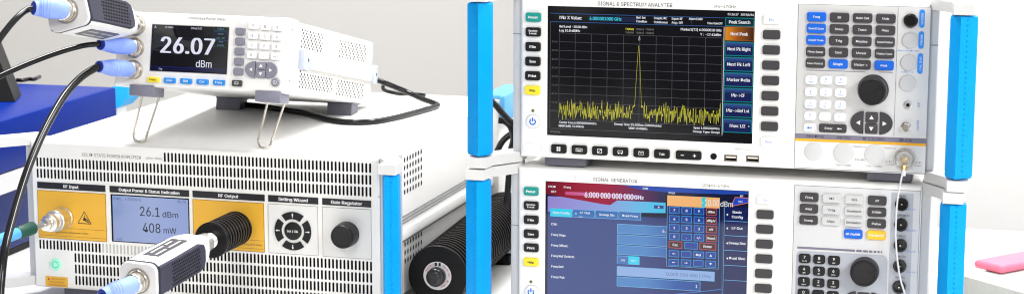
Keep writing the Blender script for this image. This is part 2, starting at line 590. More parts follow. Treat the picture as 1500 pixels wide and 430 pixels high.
cabinet(AN, W_, H_, D_)
tl = AN.p(802.2, 8.8); br = AN.p(1101.8, 210.9); tr = AN.p(1105.8, 16.8); bl = AN.p(801.6, 197.3)
SX0, SX1 = (tl[0] + bl[0]) / 2, (tr[0] + br[0]) / 2; SZ1, SZ0 = (tl[1] + tr[1]) / 2, (bl[1] + br[1]) / 2
USB = [AN.p(1070.4, 231.2), AN.p(1102.6, 232.3)]; UW, UH = .0136, .0068
front_bezel(AN, W_, H_, [(SX0, SZ0, SX1, SZ1)] + [(u - UW / 2 + .0008, v - UH / 2 + .0008, u + UW / 2 - .0008, v + UH / 2 - .0008) for u, v in USB])
hpx(AN, -1, W_, .004, H_ - .004, 680, 714, 5.5, 229.5, 120)
hpx(AN, 1, W_, .004, H_ - .004, 1387, 1428, 25, 264, 140)

# module panel on the right of the screen
g = G()
a = AN.p(1170, 6.4); b = AN.p(1352.5, 253.5)
MX0, MX1 = a[0], AN.p(1360.5, 100)[0]; MZ0, MZ1 = b[1], AN.p(1173, 6.4)[1]
g.box(MX0, MX1, -.0006, .002, MZ0, MZ1, MODULE, .0005)
g.frame(MX0 - .0005, MZ0 - .0005, MX1 + .0005, MZ1 + .0005, .0006, -.0002, SEAM_SHADE)
# divider, group lines, colour bands, blanking covers of the connector row
vx = AN.p(1312.5, 100)[0]; v0 = AN.p(1310, 199)[1]; v1 = AN.p(1315, 11)[1]
g.quad(vx, v0, vx + .0005, v1, -.0008, SEAM_SHADE)
for (xa, ya), (xb, yb) in (((1180.7, 103.5), (1267.6, 105.6)), ((1288, 106), (1307.8, 106.9))):
    pa, pb = AN.p(xa, ya), AN.p(xb, yb); zz = (pa[1] + pb[1]) / 2
    g.quad(pa[0], zz, pb[0], zz + .0008, -.0008, SEAM_SHADE)
zt = (AN.p(1168, 195.1)[1] + AN.p(1352, 202.4)[1]) / 2; zm = (AN.p(1168, 202.6)[1] + AN.p(1352, 209.3)[1]) / 2; zb = (AN.p(1168, 206.4)[1] + AN.p(1352, 213.1)[1]) / 2
g.quad(MX0, zm, MX1, zt, -.0008, BANDP); g.quad(MX0, zb, MX1, zm, -.0008, BANDY)
g.quad(MX0, MZ0 + .0002, MX1, zb, -.0008, mat('connector_field', (.70, .70, .70), .45, noise=.01))
for t, x, y, w in (('SNS Drive', 1194, 199.5, 24), ('Gen Out', 1236, 201.2, 19), ('RF 2 In (INF)', 1280, 203.2, 30), ('RF 1 In', 1327, 205.2, 17)):
    T(g, AN, t, x, y, 3.6, INKB, -.001, w)
for t, x, y, w in (('Max +10dBm', 1236, 241.5, 21), ('Max +10dBm', 1281, 243, 22), ('50V DC', 1260, 233.8, 15), ('Zoom in', 1259, 214.5, 19), ('Zoom in', 1303, 216.5, 17),
                   ('0V DC', 1302, 236.5, 10), ('25 V Coupler', 1305, 240.5, 15), ('0V DC', 1345, 238, 10), ('Coupler', 1344, 242, 11), ('Max +20dBm', 1325, 246, 24)):
    T(g, AN, t, x, y, 2.2, INKLT, -.001, w)
for x, y, r in ((1191.9, 221.9, 13), (1235.8, 224.3, 14.5), (1281.5, 226, 14.3)):
    u, v = AN.p(x, y, -.001); r *= PXM
    g.lathe([(0, r), (.0007, r), (.0010, r * .95), (.0010, .0002)], (u, -.0008, v), (0, -1, 0), mat('blank_disc', (.60, .60, .60), .4, noise=.01), 44)
for x, y, r in ((1333, 59.5, 11), (1331.3, 91.7, 11.4), (1329.8, 122, 11.6)):
    u, v = AN.p(x, y, -.001); r *= PXM
    g.lathe([(0, r), (.0012, r), (.0018, r * .93), (.0018, .0002)], (u, -.0006, v), (0, -1, 0), BLANK, 44)
for x0, y0, y1 in ((1351.2, 14, 41), (1350, 46, 71.5), (1348.5, 78, 108)):
    u, va = AN.p(x0, y0); _, vb = AN.p(x0, y1)
    g.prism(rrect(u, (va + vb) / 2, .0054, va - vb, .0026), -.0005, -.0011, mat('blue_label', srgb((20, 130, 220)), .5, noise=.02), 0)
T(g, AN, 'Max 1700 DC 0V', 1330, 74.5, 2.0, INKBLUE, -.001, 30)
T(g, AN, 'USB 171', 1329, 105.5, 2.0, INKBLUE, -.001, 16)


def vtext(g, inst, s, x, y, cap, m, yy, length):
    vs, fs = glyphs(s, .0)
    x0 = min(v.x for v in vs); x1 = max(v.x for v in vs); u, v = inst.p(x, y, yy); k = cap * PXM / CAPH; kx = length * PXM / (x1 - x0)
    g.add([(u - (q.y - CAPH / 2) * k, yy, v + (q.x - (x0 + x1) / 2) * kx) for q in vs], fs, m)


for s, x, y, L in (('NOISE', 1351.2, 27.5, 16), ('PROBE', 1350, 58.5, 15), ('CAL OUT', 1348.5, 93, 20)): vtext(g, AN, s, x, y, 2.6, INKW, -.0013, L)
vtext(g, AN, 'LISTEN', 1344.5, 184, 3, INKBLUE, -.001, 14); vtext(g, AN, 'IF', 1346, 153, 3, INKBLUE, -.001, 8)
g.build('module_panel', R)


# screen: black glass with the display lit behind it
def screen_base(inst, name, x0, z0, x1, z1, m):
    g = G(); g.box(x0, x1, .0010, .003, z0, z1, m); return g


BG = glow('display_black', (9, 9, 12), 1); WT = glow('display_white', (225, 228, 235), 1); CYT = glow('display_cyan', (60, 200, 220), 1)
GRIDC = glow('display_grid', (84, 84, 90), 1); YL = glow('display_yellow', (226, 222, 70), 1.0); LBL = glow('display_line_blue', (50, 90, 150), 1)
GYT = glow('display_dim_text', (110, 110, 105), 1)
TEALD = glow('display_teal', (10, 130, 140), 1); NAVK = glow('display_navy', (16, 28, 82), 1); DKT = glow('display_dark_teal', (6, 40, 50), 1)
g = screen_base(AN, 'screen', SX0, SZ0, SX1, SZ1, BG)
Y0 = .0008; Y1 = .0006; Y2 = .0004


def P(inst, x, y, yy=.0006): return inst.p(x, y, yy)


xl, xr = SX0, P(AN, 1060, 100)[0]
for ya, yb in ((20.2, 26.7), (31.8, 40)):
    zz = (P(AN, 805, ya)[1] + P(AN, 1057, yb)[1]) / 2 + 0
    g.quad(xl + .0025, zz, xr, zz + .0006, Y0, LBL)
g.quad(xl + .0025, (P(AN, 805, 31.8)[1] + P(AN, 1057, 40)[1]) / 2, xl + .003, SZ0 + .008, Y0, GRIDC)
g.quad(xr - .0006, SZ0 + .008, xr, P(AN, 1060, 40)[1], Y0, WT)
zz = (P(AN, 805, 187.8)[1] + P(AN, 1056, 199)[1]) / 2; g.quad(xl + .0025, zz, xr, zz + .0005, Y0, GRIDC)
fb = P(AN, 862, 22.5); fe = P(AN, 934, 34)
g.quad(fb[0], fe[1] + .0006, fe[0], fb[1] - .0006, Y0, glow('display_field', (26, 34, 62), 1))
for x in (934, 963, 987, 1013): g.quad(P(AN, x, 30)[0], P(AN, x, 36)[1], P(AN, x, 30)[0] + .0003, P(AN, x, 24)[1], Y0, LBL)
for s, x, y, c, w, m in (('Mkr X Value:', 836, 26.2, 4.4, 33, WT), ('6.000001000 GHz', 887, 27.8, 4.4, 47, CYT), ('Ref: Int', 939, 26.1, 3, 13, WT), ('FreeRun', 940, 31.6, 3, 15, WT),
                         ('Couple: DC', 967.5, 26.9, 3, 19, WT), ('Continuous', 968, 32.8, 3, 20, WT), ('Input: RF', 992, 27.6, 3, 16, WT), ('Avg : Off', 992, 33.4, 3, 16, WT),
                         ('Atten:10dB', 1019, 28, 3, 19.5, WT), ('Time GateOff', 1047, 34.4, 2.8, 22, WT), ('01:16:17   2019/6/16', 1085, 21.6, 2.8, 37, WT),
                         ('Ref Level -10.00 dBm', 839.8, 39.4, 3.2, 41, WT), ('Log 10.0 dB/Div', 834.5, 45.1, 3.2, 31, WT), ('Marker1[T1] 6.0000010 GHz', 1027, 43.9, 3.4, 59, WT), ('Y :  -17.41dBm', 1041, 50.9, 3.2, 30, WT),
                         ('T1(N.H)', 922, 42.9, 2.6, 12, YL), ('T2(N.H)', 937, 43.2, 2.4, 12, GYT), ('T3(N.H)', 951.5, 43.5, 2.4, 12, GYT), ('T4(N.H)', 922, 47.9, 2.4, 12, GYT), ('T5(N.H)', 937, 48.3, 2.4, 12, GYT), ('T6(N.H)', 951.5, 48.7, 2.4, 12, GYT),
                         ('Center Freq 6.000000000GHz', 846.5, 179.8, 3.0, 56, WT), ('RBW(3dB) 10.00kHz', 837, 184.6, 3.0, 38, WT), ('Sweep Time 25.000ms (5005Points)', 934, 182.8, 3.0, 70, WT), ('VBW 10.00kHz', 934.5, 188, 3.0, 28, WT),
                         ('Span 1.000000MHz', 1035, 187.6, 3.0, 38, WT), ('Sweep Type: Swept', 1034.5, 193, 3.0, 39, WT), ('Sweeping...', 814, 192.4, 2.6, 17, GYT)):
    T(g, AN, s, x, y, c * 1.06, m, Y2, w, bold=.05)
gA, gB, gC, gD = P(AN, 819.2, 48.4), P(AN, 1057.4, 56), P(AN, 818.4, 174.6), P(AN, 1056, 185)
gx0, gx1 = (gA[0] + gC[0]) / 2, (gB[0] + gD[0]) / 2; gz1, gz0 = (gA[1] + gB[1]) / 2, (gC[1] + gD[1]) / 2
for i in range(11):
    x = gx0 + (gx1 - gx0) * i / 10; z = gz0 + (gz1 - gz0) * i / 10
    g.quad(x - .0002, gz0, x + .0002, gz1, Y0, GRIDC); g.quad(gx0, z - .0002, gx1, z + .0002, Y1 + .0001, GRIDC)
    if 0 < i < 10: g.text('%.2f' % (-10 - 10 * (10 - i)), gx0 - .0015, z, .0017, Y2, GYT, None, 'r')
# trace: noise floor with the carrier in the middle
N = 470; base = gz0 + (gz1 - gz0) * .13; pts = []
for i in range(N + 1):
    t = i / N; x = gx0 + (gx1 - gx0) * t
    n = random.random(); amp = .020 if random.random() < .7 else .030
    q = .125 + .055 * (random.random() + random.random() - 1) * 1.3
    if n > .80: q += random.uniform(.03, .085)
    elif n < .34: q -= random.uniform(.03, .12)
    z = gz0 + (gz1 - gz0) * max(.006, q)
    d = abs(t - .494)
    if d < .035: z = max(z, gz0 + (gz1 - gz0) * (.18 + .16 * (1 - d / .035) ** 2 * random.random()))
    if d < .0205: z = gz0 + (gz1 - gz0) * (.20 + .69 * (1 - (d / .0205) ** 1.25))
    pts.append((x, z))
for i in range(N):
    (xa, za), (xb, zb) = pts[i], pts[i + 1]
    w = .00011
    g.poly([(xa - w, min(za, zb) - .0002), (xb + w, min(za, zb) - .0002), (xb + w, max(za, zb) + .0002), (xa - w, max(za, zb) + .0002)] if abs(za - zb) < .002 else
           [(xa - w, za), (xa + w, za), (xb + w, zb), (xb - w, zb)], Y1, YL)
mx, mz = P(AN, 936.6, 57.5); g.frame(mx - .0008, mz - .0012, mx + .0008, mz + .0012, .0003, Y2, WT); g.quad(mx - .0002, mz + .0012, mx + .0002, mz + .003, Y2, WT)
scr = g.build('screen', R, flat=True)
# the soft menu shown at the right of the display
g = G(); mxa, mxb = P(AN, 1060.6, 110)[0], P(AN, 1103.2, 110)[0]
rows = [('Peak Search', 32.6, 12.4), ('Next Peak', 49.8, 20.5), ('Next Pk Right', 72, 20.5), ('Next Pk Left', 94.4, 20.5), ('Marker Delta', 117, 20.5), ('Mkr->CF', 139.5, 20.3), ('Mkr->Ref Lvl', 162, 20.3), ('More 1/2', 184.3, 20.3)]
ORG = glow_ramp('display_orange', [(0, (225, 140, 30)), (.45, (150, 80, 18)), (1, (48, 26, 16))], 'X', mxa, mxb)
for i, (t, y, h) in enumerate(rows):
    z = P(AN, 1082, y)[1]; hh = h * PXM / 2
    z += (0)
    g.quad(mxa, z - hh, mxb, z + hh, Y0, TEALD if i != 1 else glow('display_orange_edge', (150, 90, 40), 1))
    if i == 0: g.quad(mxa + .0007, z - hh + .0007, mxb - .0007, z + hh - .0007, Y1, DKT)
    elif i == 1: g.quad(mxa + .0006, z - hh + .0006, mxb - .0006, z + hh - .0006, Y1, ORG)
    else:
        g.quad(mxa + .0009, z - hh + .0009, mxb - .0009, z + hh - .0009, Y1, NAVK)
        g.quad(mxa + .0009, z + .001, mxb - .0009, z + hh - .0009, Y1 - .0001, glow_ramp('display_key_sheen_%d' % i, [(0, (14, 24, 70)), (1, (54, 84, 150))], 'Z', z + .001, z + hh))
    g.text(t, (mxa + mxb) / 2, z, .0033, Y2 - .0002, WT, min(len(t) * 2.75, 33) * PXM, 'c', .05)
    if i == 7: tri(g, mxb - .003, z, .0008, 'r', Y2 - .0002, WT)
g.build('soft_menu', scr, flat=True)

# left key column
for t, y, m in (('Preset', 25.6, TEAL), ('System|Local', 47.2, BLACKKEY), ('File', 68.8, BLACKKEY), ('Save', 90.1, BLACKKEY), ('Print', 111.2, BLACKKEY), ('Help', 132.4, YELLOW)):
    label_key(AN, 'function_key', 780.9 - (y - 25) * .012, y, 23, 13.4, m, t, INKW if m is not YELLOW else INKB, cap=3.6 if '|' not in t else 2.6, tw=len(t) * 2.3 if '|' not in t else 13)


def power_key(inst, x, y, r, lx, ly):
    g = G(); u, v = inst.p(x, y, -.002); r *= PXM
    g.lathe([(-.002, r * 1.08), (.0002, r * 1.08), (.0002, r)], (u, 0, v), (0, -1, 0), BRACKET, 40)
    g.lathe([(0, r), (.0018, r * .97), (.0024, r * .85), (.0024, .0002)], (u, 0, v), (0, -1, 0), WHITEKEY, 40)
    sym = glow('power_symbol_blue', (40, 120, 225), 1)
    n = 22; pr = r * .42; t = r * .1
    for i in range(n):
        a0 = math.radians(125 + 290 * i / n); a1 = math.radians(125 + 290 * (i + 1) / n)
        q = [(u + (pr + s) * math.cos(a), v + (pr + s) * math.sin(a)) for a, s in ((a0, -t), (a1, -t), (a1, t), (a0, t))]
        g.poly(q[::-1], -.0027, sym)
    g.quad(u - t, v, u + t, v + r * .62, -.0027, sym)
    g.build('power_button', inst.root)
    g = G(); u, v = inst.p(lx, ly); g.lathe([(0, .0017), (.0006, .0016), (.0009, .0008), (.001, .0001)], (u, 0, v), (0, -1, 0), mat('indicator_olive', srgb((96, 110, 20)), .3), 20)
    g.build('indicator_light', inst.root)


power_key(AN, 780.4, 178, 10, 780.7, 162)
# keys under the screen
g = G(); u, v = AN.p(779.5, 215.5); pr = rrect(u, v, .021, .0092, .0042)
for i in range(len(pr)): g.line(pr[i], pr[(i + 1) % len(pr)], .0004, -.0002, mat('moulded_outline', (.6, .6, .58), .5, noise=0))
pa, pb = AN.p(1077, 218.3), AN.p(1098, 219.5); g.quad(pa[0], pa[1], pb[0], pa[1] + .0004, -.0002, INKLT)
g.build('marking', R, flat=True)
g = G(); T(g, AN, 'SIGNAL & SPECTRUM ANALYZER', 930, 6.8, 5.6, INK, -.0002, 110); g.build('lettering', R, flat=True)
g = G(); T(g, AN, '3Hz~67GHz', 1061.5, 9.9, 3.8, INK, -.0002, 32); g.build('lettering', R, flat=True)
for i, (x, y) in enumerate(((818.2, 217.9), (848.3, 219.3), (878.3, 220.8), (908.6, 222.2), (939, 223.9), (969.3, 225.4))):
    o, (u, v) = label_key(AN, 'shortcut_key', x, y, 23.2, 13, BLACKKEY, 'Tab' if i == 5 else None, cap=3.4)
    g = G(); yy = -.0032
    if i == 0:
        for dx in (-1, 1):
            for dz in (-1, 1): g.quad(u + dx * .0011 - .0009, v + dz * .0012 - .0010, u + dx * .0011 + .0009, v + dz * .0012 + .0010, yy, INKW)
    elif i == 1:
        g.frame(u - .0036, v - .0017, u + .0036, v + .0017, .0004, yy, INKW)
        for k in range(5): g.quad(u - .0029 + k * .0012, v + .0002, u - .0021 + k * .0012, v + .0009, yy, INKW)
        g.quad(u - .002, v - .0011, u + .002, v - .0005, yy, INKW)
    elif i == 2: g.frame(u - .0025, v - .0023, u + .0025, v + .0023, .0005, yy, INKW); g.line((u - .0018, v - .0016), (u + .0018, v + .0016), .0005, yy, INKW); tri(g, u + .0011, v + .001, .0008, 'r', yy, INKW)
    elif i == 3: g.frame(u - .0028, v - .0012, u + .0028, v + .0016, .0005, yy, INKW); g.disc(u - .0016, v - .0014, .0008, yy - .0001, INKW, 12); g.disc(u + .0016, v - .0014, .0008, yy - .0001, INKW, 12)
    elif i == 4: g.frame(u - .0027, v - .0019, u + .0027, v + .0019, .0004, yy, INKW); g.line((u - .0026, v + .0018), (u, v - .0002), .0004, yy, INKW); g.line((u + .0026, v + .0018), (u, v - .0002), .0004, yy, INKW); 
    if i < 5: g.build('icon', o, flat=True)
o, (u, v) = label_key(AN, 'shortcut_key', 1008.4, 227.4, 37.5, 12.8, BLACKKEY)
g = G(); g.quad(u - .0082, v - .0004, u - .0048, v + .0004, -.0032, INKW); g.quad(u + .0048, v - .0004, u + .0082, v + .0004, -.0032, INKW); g.quad(u + .0061, v - .0017, u + .0069, v + .0017, -.0033, INKW)
g.build('icon', o, flat=True)
g = G(); u, v = AN.p(1045.4, 228.7); g.lathe([(-.001, .0034), (.0006, .0034), (.0007, .003), (.0007, .002), (.0003, .0019), (.0003, .0001)], (u, 0, v), (0, -1, 0), BLACK, 28); g.build('headphone_jack', R)
for u, v in USB:
    g = G(); w, h = UW, UH
    panel_holes(g, u - w / 2, u + w / 2, v - h / 2, v + h / 2, [(u - w / 2 + .0012, v - h / 2 + .0012, u + w / 2 - .0012, v + h / 2 - .0012)], -.0004, mat('usb_shell', (.30, .25, .20), .3, metal=1), .006, BLACK)
    g.box(u - w / 2 + .0012, u + w / 2 - .0012, .0062, .0068, v - h / 2 + .0011, v + h / 2 - .0011, BLACK); g.box(u - w / 2 + .0014, u + w / 2 - .0014, .0003, .006, v - .0001, v + .0018, mat('usb_tongue', (.72, .68, .60), .4)); g.build('usb_port', R)
# soft keys
for i in range(9):
    t = i / 8; x, y = 1130.5 + (1126.2 - 1130.5) * t, 28.9 + (207.6 - 28.9) * t
    m = WHITEKEY if i in (0, 8) else GREYKEY
    label_key(AN, 'softkey', x, y, 24.6, 13, m, {0: 'Esc', 8: 'Prev'}.get(i), INKBLUE, cap=3.4, bold=0)
# function keys
kt = [['Freq', 'BW', 'Auto Set', 'Mode'], ['Span/X Scale', 'Sweep', 'Trace', 'Meas'], ['Ampl/Y Scale', 'Trig', 'Display', 'Input/Output'], ['Meas Setup', 'Cont', 'Marker', 'Marker Funct'], ['Meas Control', 'Single', 'Marker->', 'Peak']]
for i, j, (u, v) in grid(AN.p(1196, 24.9, -.0035), AN.p(1297.6, 27.6, -.0035), AN.p(1194, 92.9, -.0035), AN.p(1295, 96, -.0035), 5, 4):
    t = kt[i][j]; m = BLUEKEY if (i, j) in ((0, 0), (1, 0), (2, 0), (4, 1), (4, 3)) else GREYKEY
    g = G(); g.key(u, v, 27 * PXM, 13.2 * PXM, 0, -.0035, m); g.text(t, u, v, .0023 if len(t) < 9 else .0019, -.0037, INKW, min(len(t) * .00165, .0155), 'c', .02); g.build('function_key', R)
# numeric pad
nt = [['7', '8', '9'], ['4', '5', '6'], ['1', '2', '3'], ['0', '.', '+/-']]; sub = [['PQRS', 'TUV', 'WXYZ'], ['GHI', 'JKL', 'MNO'], ['SPACE', 'ABC', 'DEF'], ['', '', '']]
for i, j, (u, v) in grid(AN.p(1187.8, 117.1, -.0035), AN.p(1231.8, 118.3, -.0035), AN.p(1186.3, 169.7, -.0035), AN.p(1230.2, 171.7, -.0035), 4, 3):
    g = G(); g.key(u, v, 16.6 * PXM, 12.6 * PXM, 0, -.0035, WHITEKEY, r=.0028); g.text(nt[i][j], u, v + .0012, .0026, -.0037, INKBLUE)
    if sub[i][j]: g.text(sub[i][j], u, v - .0022, .0014, -.0037, INKBLUE)
    g.build('number_key', R)
o, (u, v) = label_key(AN, 'number_key', 1185.8, 187, 16.6, 12, WHITEKEY); g = G(); arrow(g, u, v, .0026, 'l', -.0032, INKBLUE); g.build('icon', o, flat=True)
o, (u, v) = label_key(AN, 'enter_key', 1219.6, 188, 39, 12, GREYKEY); g = G(); g.text('Enter', u - .004, v, .0024, -.0032, INKW, None, 'c', .02); arrow(g, u + .007, v, .0022, 'l', -.0032, INKW); g.build('icon', o, flat=True)
u, v = AN.p(1278.3, 132.6, -.006); knob('knob', u, v, 20.8 * PXM, .016, R)
dpad(AN, AN.p(1276.4, 180.2, -.003), 29.6 * PXM, 16.2 * PXM, GREYKEY, -.003, .0011)
# side connectors
g = G(); u, v = AN.p(1334.3, 30.2); g.lathe([(0, .0072), (.003, .0072), (.0036, .0064), (.0036, .0048), (.001, .0045), (.001, .0012), (.003, .001), (.003, .0001)], (u, 0, v), (0, -1, 0), mat('dark_connector', (.03, .03, .032), .15, metal=.6), 36); g.build('connector', R)
for x, y, r in ((1330, 153.6, 6), (1327.4, 185, 6.8)):
    g = G(); u, v = AN.p(x, y); r *= PXM
    g.lathe([(0, r), (.002, r), (.0026, r * .85), (.0026, r * .5)] + ([(.0005, r * .45), (.0005, .0001)] if r < .0045 else [(.006, r * .7), (.0066, r * .6), (.0066, .0001)]), (u, 0, v), (0, -1, 0), METAL if r > .0045 else CHROME, 30)
    if r < .0045: g.disc(u, v, r * .4, -.0008, BLACK, 20)
    g.build('connector', R)
u, v = AN.p(1326, 230.3); g = G(); r = .0105
g.lathe([(0, r), (.003, r), (.0035, r * .9), (.0035, r * .45), (.013, r * .42), (.013, .0001)], (u, 0, v), (0, -1, 0), CHROME, 40)
g.lathe([(0, r * .36), (.004, r * .34), (.0045, r * .2), (.0045, .0001)], (u, -.0132, v), (0, -1, 0), BRASS, 24); g.build('connector', R)
RFX, RFZ = u, v
for x0, x1 in ((793.5, 855), (1268.5, 1336)):
    a = AN.p(x0, 240)[0]; b = AN.p(x1, 240)[0]
    g = G(); g.box(a, b, .012, .06, -.0105, .0012, SLATE, .002); g.build('foot', R)
    g = G(); g.box(a, b, .36, .40, -.0105, .0012, SLATE, .002); g.build('foot', R)
# seams on the left flange
g = G(); g.box(-.0092, -.0005, .0035, .005, AN.p(757, 50)[1] - .0004, AN.p(757, 50)[1] + .0004, SEAM_SHADE); g.build('seam', R); g = G(); g.box(W_ + .0005, W_ + .0092, .0035, .005, AN.p(1370, 67)[1] - .0004, AN.p(1370, 67)[1] + .0004, SEAM_SHADE); g.build('seam', R)

# =================================================================== SIGNAL GENERATOR
GZ = .0125
GN = Inst('signal_generator', (-.5210, 2.0382, GZ), Matrix.Identity(3), 'white signal generator with a blue menu screen and on-screen keypad, under the spectrum analyzer', 'signal generator')
R = GN.root; GW, GH = .4262, .1912 - GZ
cabinet(GN, GW, GH, D_)
tl = GN.p(798.8, 264.3); tr = GN.p(1096.9, 279.6)
SX0, SX1 = (tl[0] + GN.p(798.6, 420)[0]) / 2, tr[0]; SZ1 = (tl[1] + tr[1]) / 2; SZ0 = SZ1 - .135
front_bezel(GN, GW, GH, [(SX0, SZ0, SX1, SZ1)])
hpx(GN, -1, GW, .004, GH - .002, 678, 711.5, 266, None, 350)
hpx(GN, 1, GW, .004, GH - .002, 1374, 1413, 301, None, 360)
g = G()
MX0, MX1 = GN.p(1163.5, 300)[0], GN.p(1346, 340)[0]; MZ1 = GN.p(1240, 274.6)[1]
g.box(MX0, MX1, -.0006, .002, .008, MZ1, mat('pale_cool_panel', (.64, .64, .65), .45, noise=.02), .0005)
g.frame(MX0 - .0005, .0075, MX1 + .0005, MZ1 + .0005, .0006, -.0002, SEAM_SHADE)
a, b = GN.p(1166.5, 366), GN.p(1300.5, 374.5); zt = (a[1] + GN.p(1300, 373)[1]) / 2
g.prism(rrect((a[0] + b[0]) / 2, zt - .05, b[0] - a[0], .1, .006), -.0004, -.0010, MODULE_COOL, .0002)
a = GN.p(1306, 281); b = GN.p(1334, 283); g.quad(a[0], .009, b[0] + .003, (a[1] + b[1]) / 2, -.0009, MODULE_COOL)
a = GN.p(1168, 361.2); zz = (a[1] + GN.p(1290, 368.5)[1]) / 2
g.quad(a[0], zz - .0011, GN.p(1252.5, 365)[0], zz + .0011, -.0009, BANDP)
xx = 1254.5
for w in (8, 7, 5, 4, 3, 2):
    g.quad(GN.p(xx, 365)[0], zz - .0011, GN.p(xx + w, 365)[0], zz + .0011, -.0009, BANDP); xx += w + 1.8
for t, x, y in (('Trig In', 1320.5, 286), ('Trig/Pulse In', 1321, 314.5), ('Pulse In', 1320, 344.5), ('Video Out', 1319, 374.5), ('Sync Out', 1318.5, 405)): T(g, GN, t, x, y, 3.2, INKB, -.0012, len(t) * 1.65)
for y in (306, 337, 367.5, 398): T(g, GN, 'MAX 5V', 1334, y, 2.4, INKBLUE, -.0012, 14)
g.build('module_panel', R)
for x, y in ((1320.9, 298.9), (1319.6, 328.8), (1318.9, 359), (1318, 389.3), (1316.8, 420)):
    g = G(); u, v = GN.p(x, y, -.004)
    g.lathe([(0, .0068), (.004, .0068), (.005, .006), (.005, .0046), (.0012, .0042), (.0012, .0014), (.0035, .0012), (.0035, .0001)], (u, -.0008, v), (0, -1, 0), MATS['dark_connector'], 36)
    g.lathe([(.0042, .0011), (.0046, .0008), (.0046, .0001)], (u, 0, v), (0, -1, 0), METAL, 16); g.build('connector', R)
for t, y, m in (('Preset', 280, TEAL), ('System|Local', 300.9, BLACKKEY), ('File', 321.6, BLACKKEY), ('Save', 342.2, BLACKKEY), ('Print', 362.4, BLACKKEY), ('Help', 383.3, YELLOW)):
    label_key(GN, 'function_key', 777.6, y, 22.6, 12.6, m, t, INKW if m is not YELLOW else INKB, cap=3.5 if '|' not in t else 2.5, tw=len(t) * 2.3 if '|' not in t else 13)
power_key(GN, 777.9, 427, 10, 777.8, 411.8)
for i in range(7):
    t = i / 6; x, y = 1121 - 3.4 * t, 292.4 + (421.9 - 292.4) * t
    label_key(GN, 'softkey', x, y, 24.6, 12.6, WHITEKEY if i == 0 else GREYKEY, 'Esc' if i == 0 else None, INKBLUE, cap=3.4, bold=0)
kt = [['Freq', 'ADV', 'I/Q', 'AM'], ['Ampl', 'Trig', 'Baseband', 'FM/ΦM'], ['Sweep', 'Menu', 'Simulation', 'Pulse']]
for i, j, (u, v) in grid(GN.p(1185.2, 288.6, -.0035), GN.p(1284.8, 293.6, -.0035), GN.p(1184.2, 322, -.0035), GN.p(1283.8, 327.2, -.0035), 3, 4):
    t = kt[i][j]; dk = j in (0, 3); g = G(); g.key(u, v, 26.3 * PXM, 13 * PXM, 0, -.0035, GREYKEY if dk else LTKEY); g.text(t, u, v, .0023, -.0037, INKW if dk else INKB, min(len(t) * .0018, .0155), 'c', .02); g.build('function_key', R)
label_key(GN, 'function_key', 1249.7, 342.4, 26.3, 13, BLUEKEY, 'RF On/Off', yf=-.0035, cap=3.0, tw=20); label_key(GN, 'function_key', 1283.5, 344.1, 26.3, 13, mat('amber_key', srgb((245, 190, 30)), .4), 'Mod On/Off', yf=-.0035, cap=3.0, tw=21)
for i, j, (u, v) in grid(GN.p(1178.4, 377.9, -.0035), GN.p(1221.4, 381, -.0035), GN.p(1176.9, 429, -.0035), GN.p(1219.8, 432.5, -.0035), 4, 3):
    g = G(); g.key(u, v, 17 * PXM, 13 * PXM, 0, -.0035, BLACKKEY, r=.0024); g.text(nt[i][j], u, v + .0015, .0029, -.0037, INKW, None, 'c', .02)
    s2 = [['A...G', 'abc', 'def'], ['ghi', 'jkl', 'mno'], ['pqrs', 'tuv', 'wxyz'], ['', '', '']][i][j]
    if s2: g.text(s2, u, v - .0024, .0015, -.0037, INKW, None, 'c', .02)
    g.build('number_key', R)
u, v = GN.p(1266.3, 397.2, -.006); knob('knob', u, v, 20.6 * PXM, .016, R)
dpad(GN, GN.p(1264.5, 443, -.003), 29 * PXM, 16 * PXM, GREYKEY, -.003, .0011)
g = G(); T(g, GN, '100kHz~67GHz', 1048.5, 271.5, 4.0, INKLT, -.0002, 40); g.build('lettering', R, flat=True)
g = G(); T(g, GN, 'SIGNAL GENERATOR', 901, 263.6, 5.2, INK, -.0002, 66)
a = GN.p(842, 260.5); g.quad(a[0], a[1] - .003, a[0] + .0005, a[1] + .003, -.0002, INKLT); g.build('lettering', R, flat=True)
g = G(); zz = GN.p(752, 330)[1]; g.box(-.0092, -.0005, .0035, .005, zz - .0003, zz + .0003, SEAM_SHADE); g.build('seam', R)
for a, b in ((.03, .08), (.34, .39)):
    g = G(); g.box(a, b, .012, .06, -GZ, .0012, SLATE, .002); g.build('foot', R)
    g = G(); g.box(a, b, .36, .40, -GZ, .0012, SLATE, .002); g.build('foot', R)
# display
CONT = glow_ramp('display_panel_reflection', [(0, (52, 72, 134)), (.45, (48, 68, 128)), (.62, (26, 44, 108)), (1, (8, 18, 64))], 'X', SX0, SX1)  # light-left, dark-right ramp paints a glass reflection into the panel blue
g = screen_base(GN, 'screen', SX0, SZ0, SX1, SZ1, glow('display_deep_navy', (8, 16, 52), 1))


def quadpx(g, x0, y0, x1, y1, yy, m, inst=GN):
    a = inst.p(x0, y0, yy); b = inst.p(x1, y1, yy); g.quad(a[0], b[1], b[0], a[1], yy, m)


